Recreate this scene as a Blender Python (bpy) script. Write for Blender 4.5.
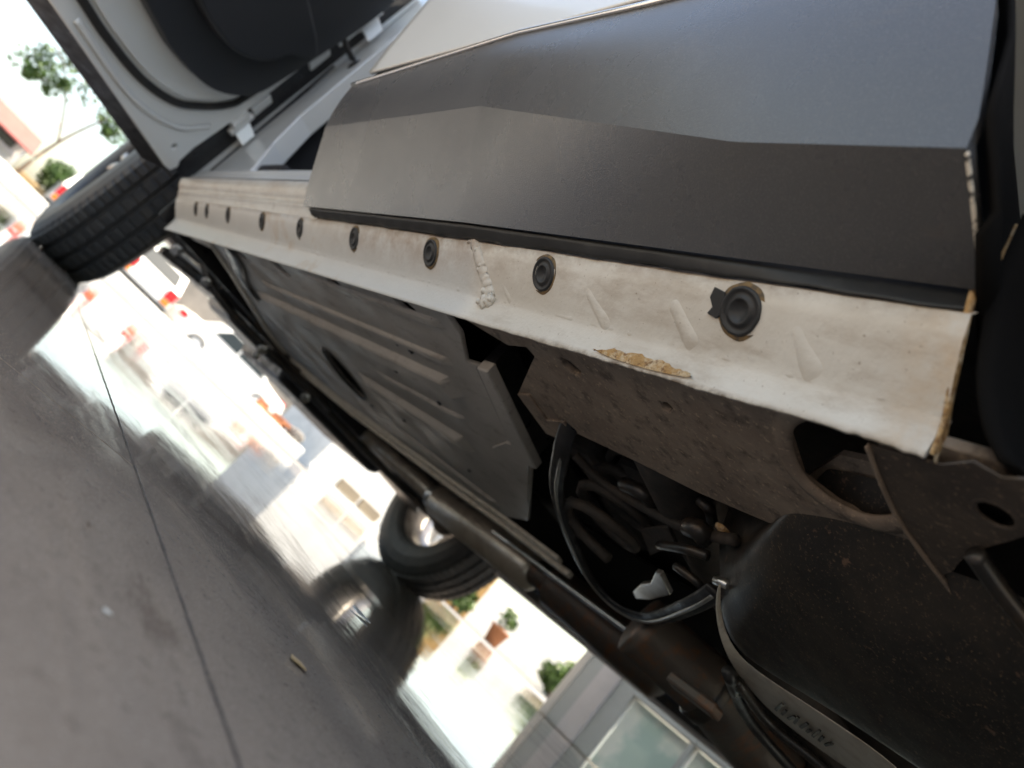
import bpy, bmesh, math, random
from mathutils import Vector, Matrix
from math import pi, sin, cos, radians
random.seed(7)
S = bpy.context.scene
for o in list(bpy.data.objects): bpy.data.objects.remove(o)

# ------------------------------------------------------------------ camera
FPX, CX, CY, CAMZ = 760.0, 512.0, 384.0, 0.07
CAM = Vector((0, 0, CAMZ))
fv = Vector((0-CX, 172-CY, FPX)).normalized()          # car's forward direction in camera axes (x right, y down, z ahead)
up = fv.cross(Vector((1, .95, 0))).normalized()
if up.x < 0: up = -up
rt = fv.cross(up)
R = Matrix((rt, fv, up))                                # camera axes -> world
cx = R @ Vector((1, 0, 0)); cy = R @ Vector((0, -1, 0)); cz = R @ Vector((0, 0, -1))
cam_d = bpy.data.cameras.new('camera'); cam = bpy.data.objects.new('camera', cam_d)
S.collection.objects.link(cam)
cam.matrix_world = Matrix(((cx.x, cy.x, cz.x, 0), (cx.y, cy.y, cz.y, 0), (cx.z, cy.z, cz.z, CAMZ), (0, 0, 0, 1)))
cam_d.sensor_width = 36; cam_d.lens = FPX/1024*36
cam_d.clip_start = .01; cam_d.clip_end = 3000
cam_d.dof.use_dof = True; cam_d.dof.focus_distance = .52; cam_d.dof.aperture_fstop = 7.0
S.camera = cam
S.render.resolution_x = 1024; S.render.resolution_y = 768

# ------------------------------------------------------------------ light
SUN_EL, SUN_AZ = 69, 118      # degrees; azimuth clockwise from +Y (car's forward)
W = bpy.data.worlds.new('World'); S.world = W; W.use_nodes = True
nt = W.node_tree; bg = nt.nodes['Background']
sk = nt.nodes.new('ShaderNodeTexSky'); sk.sky_type = 'NISHITA'; sk.sun_disc = False
sk.sun_elevation = radians(SUN_EL); sk.sun_rotation = radians(SUN_AZ); sk.dust_density = 2.5; sk.air_density = 1.0
nt.links.new(sk.outputs[0], bg.inputs[0]); bg.inputs[1].default_value = .15
sd = bpy.data.lights.new('sun', 'SUN'); so = bpy.data.objects.new('sun', sd); S.collection.objects.link(so)
sd.energy = 4.5; sd.angle = radians(.55); sd.color = (1, .95, .87)
dv = Vector((sin(radians(SUN_AZ))*cos(radians(SUN_EL)), cos(radians(SUN_AZ))*cos(radians(SUN_EL)), sin(radians(SUN_EL))))
so.rotation_euler = dv.to_track_quat('Z', 'Y').to_euler(); so.location = (6, -6, 12)
S.view_settings.view_transform = 'Standard'; S.view_settings.look = 'None'
S.view_settings.gamma = 1; S.view_settings.use_curve_mapping = False
S.view_settings.exposure = 1.8
S.view_settings.use_white_balance = True; S.view_settings.white_balance_temperature = 7600; S.view_settings.white_balance_tint = 8

# ------------------------------------------------------------------ helpers
def ray(px, py): return R @ Vector((px-CX, py-CY, FPX))
def onx(p, x): v = ray(*p); return CAM + v*(x/v.x)
def ony(p, y): v = ray(*p); return CAM + v*(y/v.y)
def onz(p, z): v = ray(*p); return CAM + v*((z-CAMZ)/v.z)

class Mat:
    """small builder of procedural materials"""
    def __init__(s, name, base=(.5, .5, .5), rough=.5, metal=0, spec=.5, coat=0):
        s.m = bpy.data.materials.new(name); s.m.use_nodes = True
        s.t = s.m.node_tree; s.b = s.t.nodes['Principled BSDF']
        s.b.inputs['Base Color'].default_value = (*base, 1); s.b.inputs['Roughness'].default_value = rough
        s.b.inputs['Metallic'].default_value = metal; s.b.inputs['Specular IOR Level'].default_value = spec
        s.b.inputs['Coat Weight'].default_value = coat; s.b.inputs['Coat Roughness'].default_value = .08
        s.co = s.n('ShaderNodeTexCoord').outputs['Object']; s.col = None; s.base = base; s.h = None
    def n(s, t): return s.t.nodes.new(t)
    def l(s, a, b): s.t.links.new(a, b)
    def noise(s, scale, detail=4, rough=.55, stretch=None, dist=0):
        x = s.n('ShaderNodeTexNoise'); x.inputs['Scale'].default_value = scale; x.inputs['Detail'].default_value = detail
        x.inputs['Roughness'].default_value = rough; x.inputs['Distortion'].default_value = dist
        c = s.co
        if stretch:
            mp = s.n('ShaderNodeMapping'); mp.inputs['Scale'].default_value = stretch; s.l(c, mp.inputs[0]); c = mp.outputs[0]
        s.l(c, x.inputs['Vector']); return x.outputs['Fac']
    def ramp(s, fac, lo, hi, a=0, b=1):
        x = s.n('ShaderNodeMapRange'); x.inputs['From Min'].default_value = lo; x.inputs['From Max'].default_value = hi
        x.inputs['To Min'].default_value = a; x.inputs['To Max'].default_value = b
        s.l(fac, x.inputs['Value']); return x.outputs[0]
    def mul(s, a, b):
        x = s.n('ShaderNodeMath'); x.operation = 'MULTIPLY'; s.l(a, x.inputs[0])
        if isinstance(b, (int, float)): x.inputs[1].default_value = b
        else: s.l(b, x.inputs[1])
        return x.outputs[0]
    def add(s, a, b):
        x = s.n('ShaderNodeMath'); x.operation = 'ADD'; s.l(a, x.inputs[0])
        if isinstance(b, (int, float)): x.inputs[1].default_value = b
        else: s.l(b, x.inputs[1])
        return x.outputs[0]
    def over(s, fac, color):
        x = s.n('ShaderNodeMix'); x.data_type = 'RGBA'
        if s.col is None: x.inputs['A'].default_value = (*s.base, 1)
        else: s.l(s.col, x.inputs['A'])
        x.inputs['B'].default_value = (*color, 1); s.l(fac, x.inputs['Factor'])
        s.col = x.outputs['Result']; s.l(s.col, s.b.inputs['Base Color']); return s
    def rough(s, out): s.l(out, s.b.inputs['Roughness']); return s
    def bump(s, height, strength=.3, dist=.002):
        x = s.n('ShaderNodeBump'); x.inputs['Strength'].default_value = strength; x.inputs['Distance'].default_value = dist
        s.l(height, x.inputs['Height'])
        if s.h is not None: s.l(s.h, x.inputs['Normal'])
        s.h = x.outputs[0]; s.l(s.h, s.b.inputs['Normal']); return s

MT = {}
def M_(k): return MT[k]
def build_materials():
    m = Mat('black_grained_plastic', (.070, .073, .079), .33, 0, .6)
    g = m.noise(1100, 2, .5); m.bump(g, .28, .0006)
    m.over(m.ramp(m.noise(9, 4), .42, .7, 0, .5), (.082, .083, .086)); m.over(m.ramp(m.noise(800, 3, .7), .50, .70, 0, .5), (.14, .14, .14))
    m.over(m.ramp(m.noise(60, 5, .75, (1, .25, 1)), .60, .70, 0, .35), (.11, .10, .09))
    m.rough(m.ramp(m.noise(14, 5), .3, .7, .23, .33)); MT['clad'] = m.m
    m = Mat('silver_paint', (.70, .735, .735), .32, .12, .5, .5)
    m.over(m.ramp(m.noise(6, 3), .45, .8, 0, .25), (.6, .62, .61)); m.bump(m.noise(900, 1), .03, .0003); MT['silver'] = m.m
    # cream stone-chip coating with rust and dirt
    m = Mat('cream_underseal', (.655, .625, .565), .5)
    m.over(m.ramp(m.noise(14, 6, .6), .40, .60, 0, .65), (.545, .50, .43))
    m.over(m.ramp(m.noise(48, 6, .7, (1, .3, 1)), .50, .66, 0, .5), (.38, .31, .24))
    gm0 = m.n('ShaderNodeNewGeometry'); sp0 = m.n('ShaderNodeSeparateXYZ'); m.l(gm0.outputs['Position'], sp0.inputs[0])
    m.over(m.ramp(sp0.outputs[1], .535, .56, 0, .85), (.53, .53, .51))
    # brown haze where road dirt has caked on the middle of the sill
    sp = m.n('ShaderNodeSeparateXYZ'); gm = m.n('ShaderNodeNewGeometry'); m.l(gm.outputs['Position'], sp.inputs[0])
    zone = m.mul(m.ramp(sp.outputs[1], .40, .62), m.ramp(sp.outputs[1], 1.05, .72))
    m.over(m.mul(m.mul(zone, m.ramp(sp.outputs[2], .264, .285)), m.ramp(m.noise(30, 6, .75), .38, .62, 0, .75)), (.30, .21, .15))
    m.over(m.mul(m.ramp(sp.outputs[2], .286, .298), m.ramp(m.noise(60, 5, .7), .36, .6, 0, .9)), (.27, .185, .125))
    m.over(m.mul(m.mul(m.ramp(sp.outputs[2], .2445, .2405), m.ramp(sp.outputs[1], .50, .36)), m.ramp(m.noise(70, 5, .7), .42, .6, 0, .95)), (.14, .10, .07))
    m.over(m.mul(m.ramp(sp.outputs[1], .185, .150), m.ramp(m.noise(40, 5, .7), .35, .62, 0, .8)), (.55, .38, .22))
    m.over(m.ramp(m.noise(420, 4, .6), .66, .72, 0, .7), (.2, .14, .09))
    m.over(m.ramp(m.noise(9, 6, .7), .60, .74, 0, .6), (.40, .25, .12))
    m.bump(m.noise(260, 3), .3, .0010); m.bump(m.noise(40, 3), .10, .003); MT['cream'] = m.m
    m = Mat('cream_sealer_bead', (.70, .66, .57), .5)
    m.over(m.ramp(m.noise(70, 4), .5, .7, 0, .7), (.42, .36, .27)); m.bump(m.noise(150, 3), .6, .003); MT['bead'] = m.m
    m = Mat('rust_stain', (.42, .25, .10), .85)
    m.over(m.ramp(m.noise(120, 5, .7), .45, .6, 0, .9), (.60, .48, .32)); m.over(m.ramp(m.noise(260, 4, .7), .52, .62, 0, .9), (.2, .1, .04)); m.bump(m.noise(300, 3), .8, .002); MT['rust'] = m.m
    m = Mat('rust_ring', (.20, .13, .06), .8); m.over(m.ramp(m.noise(200, 4), .45, .6), (.10, .075, .05)); MT['ring'] = m.m
    m = Mat('dusty_brown_steel', (.205, .160, .125), .75)
    m.over(m.ramp(m.noise(22, 6, .65), .38, .62, 0, .9), (.29, .235, .185))
    m.over(m.ramp(m.noise(60, 5, .7), .52, .66, 0, .8), (.085, .066, .055))
    m.over(m.ramp(m.noise(230, 4, .6), .60, .67, 0, .7), (.46, .36, .26)); m.bump(m.noise(120, 5), .6, .002); MT['brown'] = m.m
    m = Mat('black_dusty_plastic', (.024, .023, .022), .34)
    m.over(m.ramp(m.noise(14, 6, .7), .45, .72, 0, .6), (.075, .06, .046))
    m.over(m.ramp(m.noise(430, 4, .65), .59, .66, 0, .75), (.22, .15, .10))
    m.over(m.ramp(m.noise(70, 4, .6), .66, .72, 0, .6), (.26, .16, .11))
    m.rough(m.ramp(m.noise(20, 4), .35, .65, .28, .5)); m.bump(m.noise(90, 4), .2, .001); MT['tank'] = m.m
    m = Mat('tank_sheen_grey', (.62, .58, .50), .4)  # grazing reflection of bright ground on the black tank, painted as pale colour
    m.over(m.ramp(m.noise(40, 5, .7), .48, .66, 0, .6), (.42, .36, .29)); MT['lip_sheen'] = m.m
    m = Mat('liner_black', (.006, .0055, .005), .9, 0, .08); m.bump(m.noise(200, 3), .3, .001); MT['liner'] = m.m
    m = Mat('black_paint', (.014, .014, .016), .35)
    m.over(m.ramp(m.noise(60, 4), .5, .75, 0, .5), (.04, .036, .033)); m.rough(m.ramp(m.noise(40, 3), .3, .7, .25, .6)); MT['black'] = m.m
    m = Mat('black_rubber', (.016, .017, .018), .55)
    m.over(m.ramp(m.noise(80, 4), .5, .8, 0, .4), (.05, .05, .05)); MT['rubber'] = m.m
    m = Mat('tyre_rubber', (.036, .039, .043), .55)
    m.over(m.ramp(m.noise(30, 5), .45, .75, 0, .6), (.085, .078, .07)); m.bump(m.noise(300, 2), .2, .001); MT['tyre'] = m.m
    m = Mat('grey_floor_paint', (.42, .405, .38), .45)
    m.over(m.ramp(m.noise(5, 6, .6), .4, .62, 0, .7), (.32, .31, .29))
    m.over(m.ramp(m.noise(40, 6, .7, (1, .4, 1)), .54, .68, 0, .6), (.18, .15, .125))
    m.over(m.ramp(m.noise(260, 3), .64, .7, 0, .6), (.1, .085, .07))
    m.rough(m.ramp(m.noise(12, 4), .3, .7, .42, .65)); m.bump(m.noise(30, 3), .1, .003); MT['pan'] = m.m
    m = Mat('pale_sill_paint', (.50, .50, .47), .4)
    m.over(m.ramp(m.noise(28, 5, .65, (1, .3, 1)), .45, .7, 0, .8), (.36, .31, .26))
    m.over(m.ramp(m.noise(90, 4), .6, .72, 0, .5), (.2, .16, .13)); MT['sill'] = m.m
    m = Mat('aluminised_steel', (.55, .50, .43), .38, .5)
    m.over(m.ramp(m.noise(30, 5), .45, .72, 0, .8), (.38, .31, .25)); m.rough(m.ramp(m.noise(25, 4), .3, .7, .3, .5)); MT['exhaust'] = m.m
    m = Mat('rusty_brown_pipe', (.10, .085, .075), .5, .4)
    m.over(m.ramp(m.noise(35, 5, .7), .5, .66, 0, .9), (.20, .09, .045)); m.bump(m.noise(80, 4), .4, .002); MT['rustpipe'] = m.m
    m = Mat('bright_metal', (.68, .67, .65), .28, .9)
    m.over(m.ramp(m.noise(50, 4), .45, .75, 0, .6), (.35, .32, .3)); MT['metal'] = m.m
    m = Mat('bright_trim', (.85, .85, .84), .18, 1.0); MT['bright'] = m.m
    m = Mat('dark_metal', (.055, .052, .05), .4, .6)
    m.over(m.ramp(m.noise(50, 4), .5, .7, 0, .7), (.11, .075, .05)); MT['dmetal'] = m.m
    m = Mat('interior_fabric', (.018, .019, .023), .75)
    m.bump(m.noise(500, 2), .3, .001); MT['fabric'] = m.m
    m = Mat('door_trim', (.022, .025, .03), .5)
    m.bump(m.noise(700, 2), .2, .0006); MT['trim'] = m.m
    m = Mat('dusty_alloy', (.50, .48, .45), .4, .5); m.over(m.ramp(m.noise(25, 5), .42, .66, 0, .7), (.24, .2, .17)); MT['rimgrey'] = m.m
    m = Mat('chipped_edge', (.06, .06, .06), .5); m.over(m.ramp(m.noise(160, 4, .7), .44, .52), (.75, .70, .60)); MT['chip'] = m.m
    m = Mat('dull_undercoat', (.030, .028, .026), .7); m.over(m.ramp(m.noise(30, 6, .7), .45, .65, 0, .8), (.065, .05, .04)); m.bump(m.noise(90, 4), .4, .003); MT['coat'] = m.m
    m = Mat('dark_brown_steel', (.085, .067, .052), .8); m.over(m.ramp(m.noise(26, 6, .7), .42, .62, 0, .9), (.05, .04, .034)); m.over(m.ramp(m.noise(300, 4, .6), .58, .66, 0, .7), (.22, .16, .11)); m.bump(m.noise(140, 5), .6, .002); MT['dbrown'] = m.m
    m = Mat('red_lens', (.55, .012, .02), .2); MT['red'] = m.m
    m = Mat('orange_lens', (.75, .2, .02), .25); MT['orange'] = m.m
    m = Mat('white_paint', (.80, .80, .78), .3, 0, .5, .4)
    m.over(m.ramp(m.noise(2, 3), .5, .8, 0, .2), (.7, .7, .66)); MT['white'] = m.m
    m = Mat('tinted_glass', (.03, .04, .045), .06); MT['glass'] = m.m
    m = Mat('window_glass', (.50, .68, .66), .05); m.over(m.ramp(m.noise(5, 4), .45, .56, 0, .9), (.82, .9, .88)); MT['wglass'] = m.m
    # floor: sealed concrete, dusty and slick
    m = Mat('slick_concrete', (.36, .29, .225), .2, 0, .75)
    m.over(m.ramp(m.noise(2.3, 6, .65, (1, .6, 1)), .42, .58, 0, .8), (.265, .21, .165))
    m.over(m.ramp(m.noise(6, 6, .7, (1.6, .5, 1), 1.2), .53, .60, 0, .7), (.20, .15, .115))
    m.over(m.ramp(m.noise(9, 6, .7, (1, .5, 1)), .50, .68, 0, .6), (.37, .305, .245))
    m.over(m.ramp(m.noise(120, 6, .75), .55, .68, 0, .7), (.17, .13, .10))
    m.over(m.ramp(m.noise(700, 4), .60, .66, 0, .8), (.60, .52, .43)); m.over(m.ramp(m.noise(900, 4, .6), .60, .66, 0, .8), (.12, .09, .07))
    dry = m.ramp(m.noise(4.5, 7, .75, (1.8, .35, 1), .6), .47, .60, 0, 1)
    m.rough(m.add(m.mul(dry, .10), m.ramp(m.noise(40, 4), .4, .7, .02, .05)))
    m.bump(m.noise(2.2, 2), .035, .02); m.bump(m.noise(11, 3, .6, (1, .5, 1)), .05, .004); m.bump(m.noise(45, 4, .6, (1, .4, 1)), .03, .002); m.bump(m.noise(500, 2), .02, .0006); MT['floor'] = m.m
    m = Mat('joint_filler', (.05, .043, .038), .8); MT['joint'] = m.m
    m = Mat('yard_asphalt', (.17, .165, .155), .6)
    m.over(m.ramp(m.noise(.6, 6), .4, .7, 0, .7), (.11, .105, .10)); m.bump(m.noise(30, 4), .2, .01); MT['yard'] = m.m
    for k, c, r in (('wallwhite', (.66, .65, .62), .8), ('beige', (.26, .21, .15), .7), ('stucco', (.34, .20, .07), .85), ('greywall', (.46, .50, .51), .6),
                    ('greypale', (.62, .61, .63), .5), ('roof', (.30, .09, .08), .7), ('brick', (.42, .17, .08), .85), ('cardboard', (.48, .33, .17), .85),
                    ('bark', (.16, .11, .075), .9), ('pinkcar', (.42, .14, .15), .35), ('stone', (.17, .155, .14), .85), ('line', (.25, .09, .05), .6)):
        m = Mat(k + '_surface', c, r); d = tuple(v*.72 for v in c)
        m.over(m.ramp(m.noise(3.5, 5, .6), .42, .72, 0, .7), d); m.bump(m.noise(60, 4), .2, .006); MT[k] = m.m
    for k, c, d in (('leaf', (.055, .11, .02), (.03, .07, .012)), ('leaf_pale', (.09, .15, .025), (.05, .095, .018))):
        m = Mat(k + '_foliage', c, .5); m.over(m.ramp(m.noise(7, 3), .4, .65), d)
        m.b.inputs['Subsurface Weight'].default_value = 0; MT[k] = m.m
build_materials()

COL = S.collection
def tag(o, label=None, cat=None, group=None, kind=None):
    if label: o['label'] = label
    if cat: o['category'] = cat
    if group: o['group'] = group
    if kind: o['kind'] = kind
    return o
def empty(name, loc, label=None, cat=None, group=None):
    o = bpy.data.objects.new(name, None); COL.objects.link(o); o.location = loc; o.empty_display_size = .1
    return tag(o, label, cat, group)
def wloc(o):
    v = Vector((0, 0, 0))
    while o is not None: v += o.location; o = o.parent
    return v
def link(o, parent):
    """vertices are in world space; keep them there under the parent"""
    COL.objects.link(o)
    if parent is not None:
        o.parent = parent; o.location = -wloc(parent)
    return o
def obj(name, v, f, mat, parent=None, smooth=False, bev=0, seg=2, sub=0, solid=0, auto=None):
    me = bpy.data.meshes.new(name); me.from_pydata([tuple(p) for p in v], [], [tuple(q) for q in f]); me.validate()
    bm = bmesh.new(); bm.from_mesh(me); bmesh.ops.recalc_face_normals(bm, faces=bm.faces); bm.to_mesh(me); bm.free()
    me.materials.append(M_(mat))
    if smooth: me.polygons.foreach_set('use_smooth', [True]*len(me.polygons))
    o = bpy.data.objects.new(name, me); link(o, parent)
    if solid:
        q = o.modifiers.new('solid', 'SOLIDIFY'); q.thickness = solid; q.offset = 0
    if bev:
        q = o.modifiers.new('bevel', 'BEVEL'); q.width = bev; q.segments = seg; q.limit_method = 'ANGLE'; q.angle_limit = radians(35)
        q.harden_normals = False
    if sub:
        q = o.modifiers.new('sub', 'SUBSURF'); q.levels = sub; q.render_levels = sub
    return o
def face_out(o, d=(-1, 0, 0)):
    me = o.data; d = Vector(d)
    if sum(p.normal.dot(d)*p.area for p in me.polygons) < 0: me.flip_normals()
    return o
def center(o):
    """put an unparented mesh's origin at its base"""
    me = o.data; xs = [v.co for v in me.vertices]
    c = Vector(((min(v.x for v in xs)+max(v.x for v in xs))/2, (min(v.y for v in xs)+max(v.y for v in xs))/2, min(v.z for v in xs)))
    me.transform(Matrix.Translation(-c)); o.location = c; return o
def plate(name, pts, thick, mat, parent=None, **k):
    """closed prism: polygon pts moved by the vector thick"""
    t = Vector(thick); n = len(pts); pts = [Vector(p) for p in pts]
    v = pts + [p+t for p in pts]
    f = [tuple(range(n)), tuple(range(2*n-1, n-1, -1))] + [(i, (i+1) % n, n+(i+1) % n, n+i) for i in range(n)]
    return obj(name, v, f, mat, parent, **k)
def box(name, a, b, mat, parent=None, **k):
    x0, y0, z0 = a; x1, y1, z1 = b
    return plate(name, [(x0, y0, z0), (x1, y0, z0), (x1, y1, z0), (x0, y1, z0)], (0, 0, z1-z0), mat, parent, **k)
def holed(name, outer, holes, z, thick, mat, parent=None, frame=None, bev=0):
    """plate in the plane z with real holes; frame maps (a,b,c) to world"""
    cu = bpy.data.curves.new(name, 'CURVE'); cu.dimensions = '2D'; cu.fill_mode = 'BOTH'; cu.extrude = thick/2
    cu.bevel_depth = bev; cu.bevel_resolution = 1
    for loop in [outer]+holes:
        sp = cu.splines.new('POLY'); sp.points.add(len(loop)-1)
        for i, p in enumerate(loop): sp.points[i].co = (p[0], p[1], 0, 1)
        sp.use_cyclic_u = True
    tmp = bpy.data.objects.new('tmp', cu); COL.objects.link(tmp)
    dg = bpy.context.evaluated_depsgraph_get(); me = bpy.data.meshes.new_from_object(tmp.evaluated_get(dg))
    bpy.data.objects.remove(tmp); me.name = name
    me.transform((frame or Matrix.Identity(4)) @ Matrix.Translation((0, 0, z)))
    me.materials.clear(); me.materials.append(M_(mat))
    o = bpy.data.objects.new(name, me); return link(o, parent)
def oval(c, a, b, rot=0, n=28): return [(c[0]+a*cos(t)*cos(rot)-b*sin(t)*sin(rot), c[1]+a*cos(t)*sin(rot)+b*sin(t)*cos(rot)) for t in [2*pi*i/n for i in range(n)]]
def smooth_path(pts, n=8):
    pts = [Vector(p) for p in pts]; out = []
    for i in range(len(pts)-1):
        p0 = pts[max(i-1, 0)]; p1 = pts[i]; p2 = pts[i+1]; p3 = pts[min(i+2, len(pts)-1)]
        for k in range(n):
            t = k/n
            out.append(.5*((2*p1)+(p2-p0)*t+(2*p0-5*p1+4*p2-p3)*t*t+(3*p1-p0-3*p2+p3)*t**3))
    return out+[pts[-1]]
def sweep(name, path, prof, mat, parent=None, upv=(0, 0, 1), smooth=True, closed=True, scale=None, **k):
    """profile (a,b) along path; a sideways, b along up"""
    path = [Vector(p) for p in path]; n = len(path); m = len(prof); v = []; f = []; upv = Vector(upv)
    for i, p in enumerate(path):
        t = (path[min(i+1, n-1)]-path[max(i-1, 0)]).normalized(); s = t.cross(upv)
        if s.length < 1e-4: s = t.cross(Vector((1, 0, 0)))
        s.normalize(); u = s.cross(t); q = scale(i/(n-1)) if scale else 1
        v += [p+s*a*q+u*b*q for a, b in prof]
    for i in range(n-1):
        for j in range(m if closed else m-1): f.append((i*m+j, i*m+(j+1) % m, (i+1)*m+(j+1) % m, (i+1)*m+j))
    if closed: f += [tuple(range(m)), tuple(range((n-1)*m, n*m))]
    return obj(name, v, f, mat, parent, smooth=smooth, **k)
def circ(r, n=12): return [(r*cos(2*pi*i/n), r*sin(2*pi*i/n)) for i in range(n)]
def tube(name, pts, r, mat, parent=None, n=12, k=8, **kw): return sweep(name, smooth_path(pts, k) if k > 1 else pts, circ(r, n), mat, parent, **kw)
def lathe(name, prof, frame, mat, parent=None, n=32, closed=False, smooth=True, mod=None, **k):
    """profile of (radius, axial) turned about the frame's z axis"""
    v = []; f = []; m = len(prof)
    for i in range(n):
        a = 2*pi*i/n
        for j, (r, h) in enumerate(prof):
            rr = r*(mod(i, j) if mod else 1); v.append(frame @ Vector((rr*cos(a), rr*sin(a), h)))
    for i in range(n):
        for j in range(m if closed else m-1):
            f.append((i*m+j, i*m+(j+1) % m, ((i+1) % n)*m+(j+1) % m, ((i+1) % n)*m+j))
    return obj(name, v, f, mat, parent, smooth=smooth, **k)
def frame_at(p, zaxis, xhint=(0, 1, 0)):
    z = Vector(zaxis).normalized(); x = Vector(xhint); x = (x - z*x.dot(z)).normalized(); y = z.cross(x); p = Vector(p)
    return Matrix(((x.x, y.x, z.x, p.x), (x.y, y.y, z.y, p.y), (x.z, y.z, z.z, p.z), (0, 0, 0, 1)))
def lerp(a, b, t): return a+(b-a)*t
def interp(tab, t):
    if t <= tab[0][0]: return tab[0][1]
    for (a, p), (b, q) in zip(tab, tab[1:]):
        if t <= b: return p+(q-p)*(t-a)/(b-a)
    return tab[-1][1]

# ------------------------------------------------------------------ ground and shop floor
g = plate('ground', [(-400, -400, -.02), (400, -400, -.02), (400, 400, -.02), (-400, 400, -.02)], (0, 0, -.3), 'yard'); tag(g, kind='structure')
fl = box('floor', (-3.6, -4.6, -.016), (4.8, 6.6, -.006), 'joint'); tag(fl, kind='structure')
JA = radians(-3.4)
def slabpt(u, w): return (.160+u*cos(-JA)+w*sin(-JA)*1.0, .478-u*sin(-JA)+w*cos(-JA), 0)
for (u0, u1, w0, w1) in ((-3.5, -.0010, -4.9, -.0014), (-3.5, -.0010, .0014, 5.6), (.0010, 4.2, -4.9, 1.9988), (.0010, 4.2, 2.0012, 5.6)):
    plate('floor_slab', [slabpt(u0, w0), slabpt(u1, w0), slabpt(u1, w1), slabpt(u0, w1)], (0, 0, -.012), 'floor', fl)

# grit caught along the joint
rj = random.Random(21); v = []; f = []; NJ = 150
for i in range(NJ+1):
    w_ = lerp(-.42, .45, i/NJ); a = .0010*(.3+rj.random())*(1 if rj.random() > .3 else .1); b = .0008*(.3+rj.random())
    p = Vector(slabpt(-a, w_)); q = Vector(slabpt(b, w_)); v += [p+Vector((0, 0, .0002)), p.lerp(q, .5)+Vector((0, 0, .0007)), q+Vector((0, 0, .0002))]
for i in range(NJ): f += [(i*3, i*3+1, i*3+4, i*3+3), (i*3+1, i*3+2, i*3+5, i*3+4)]
tag(obj('joint_grit', v, f, 'dbrown', fl), kind='stuff')

# ------------------------------------------------------------------ the car
car = empty('car', (1.03, 1.05, 0), 'silver car with grey lower cladding, front door open, seen from beneath its sill', 'car')
YF, YR = 1.86, .145
# --- sill: rounded cross sections swept along the car, cream coated
rgen = random.Random(11); RAG = [[rgen.uniform(-1, 1) for _ in range(n+2)] for n in (30, 110, 420)]
def rag(y, s=1.0):
    r = 0
    for tab, amp in zip(RAG, (.0016, .0011, .0007)):
        t = (y-.1)/1.9*(len(tab)-2); i = int(t); r += amp*lerp(tab[i], tab[i+1], t-i)
    return s*r
def flange_low(y): return interp([(.13, .2418), (.3, .2412), (.42, .2395), (.6, .2380), (.9, .2360), (1.4, .2310), (2, .2250)], y)
v = []; f = []; NY = 560; secs = []
for i in range(NY+1):
    y = .1545+1.7255*(i/NY)**1.6; zl = flange_low(y) + (rag(y, interp([(.15, .8), (.35, .6), (.5, .25), (.65, .06), (2, .04)], y)))
    b = .0006*sin(y*23)+.0004*sin(y*61+1)
    secs.append([(.2440, .2975), (.2412+b, .2925), (.2475+b, .2835), (.257+b, .2735), (.2660+b*.5, .2650), (.2700, .2610), (.2712, .2585), (.2725, .2520), (.2735, zl+.004), (.2738, zl), (.2752, zl-.0004), (.2758, zl+.003), (.2750, .2560), (.276, .264)])
    v += [(x, y, z) for x, z in secs[-1]]
m = len(secs[0])
for i in range(NY):
    for j in range(m-1): f.append((i*m+j, i*m+j+1, (i+1)*m+j+1, (i+1)*m+j))
sill = obj('sill', v, f, 'cream', car, smooth=True)
tag(sill, 'cream coated sill flange with round plugs')
SN = Vector((-.73, 0, -.68)).normalized()                # outward normal of the plug face
def sillpt(y, t):   # t 0 at the top of the face, 1 at the crease
    return Vector((lerp(.2405, .2660, t), y, lerp(.2925, .2650, t)))
plugY = [(740, 323, .0135), (543, 287, .0125), (430, 266, .0125), (354, 251, .0125), (300, 240, .0125), (262, 231, .0125), (228, 224, .0125), (207, 218, .0125), (196, 214, .0125)]
for k, (px, py, r) in enumerate(plugY):
    vv = ray(px, py); p0 = sillpt(0, .5); t = (p0-CAM).dot(SN)/vv.dot(SN); p = CAM+vv*t
    p = sillpt(p.y, .42)
    fr = frame_at(p+SN*.0002, SN)
    pl = lathe('plug', [(0, .0014), (r*.42, .0016), (r*.46, .0030), (r*.56, .0031), (r*.62, .0016), (r*.80, .0013), (r*.86, .0026), (r*.98, .0022), (r*1.02, -.002)], fr, 'rubber', sill, n=36,
               mod=(lambda i, j: 1+.012*sin(i*.7)+.012*sin(i*1.9+1)) if k == 0 else None)
    w = r*1.15
    lathe('plug_rust_ring', [(r*.95, .0008), (w, .0009), (w*1.04, -.0012)], fr, 'ring', sill, n=40, mod=lambda i, j: (1+.012*sin(i*1.3)+.02*sin(i*.5+2)) if j else 1)
# torn rubber tab beside the first plug
fr = frame_at(sillpt(onx((716, 316), .254).y, .38)+SN*.0008, SN)
plate('plug_tab', [fr @ Vector(q) for q in ((-.004, -.007, 0), (.004, -.009, 0), (.006, -.003, 0), (.003, .002, 0), (.006, .006, 0), (-.001, .008, 0), (-.006, .004, 0))], SN*.0014, 'rubber', sill, bev=.0005)
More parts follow.
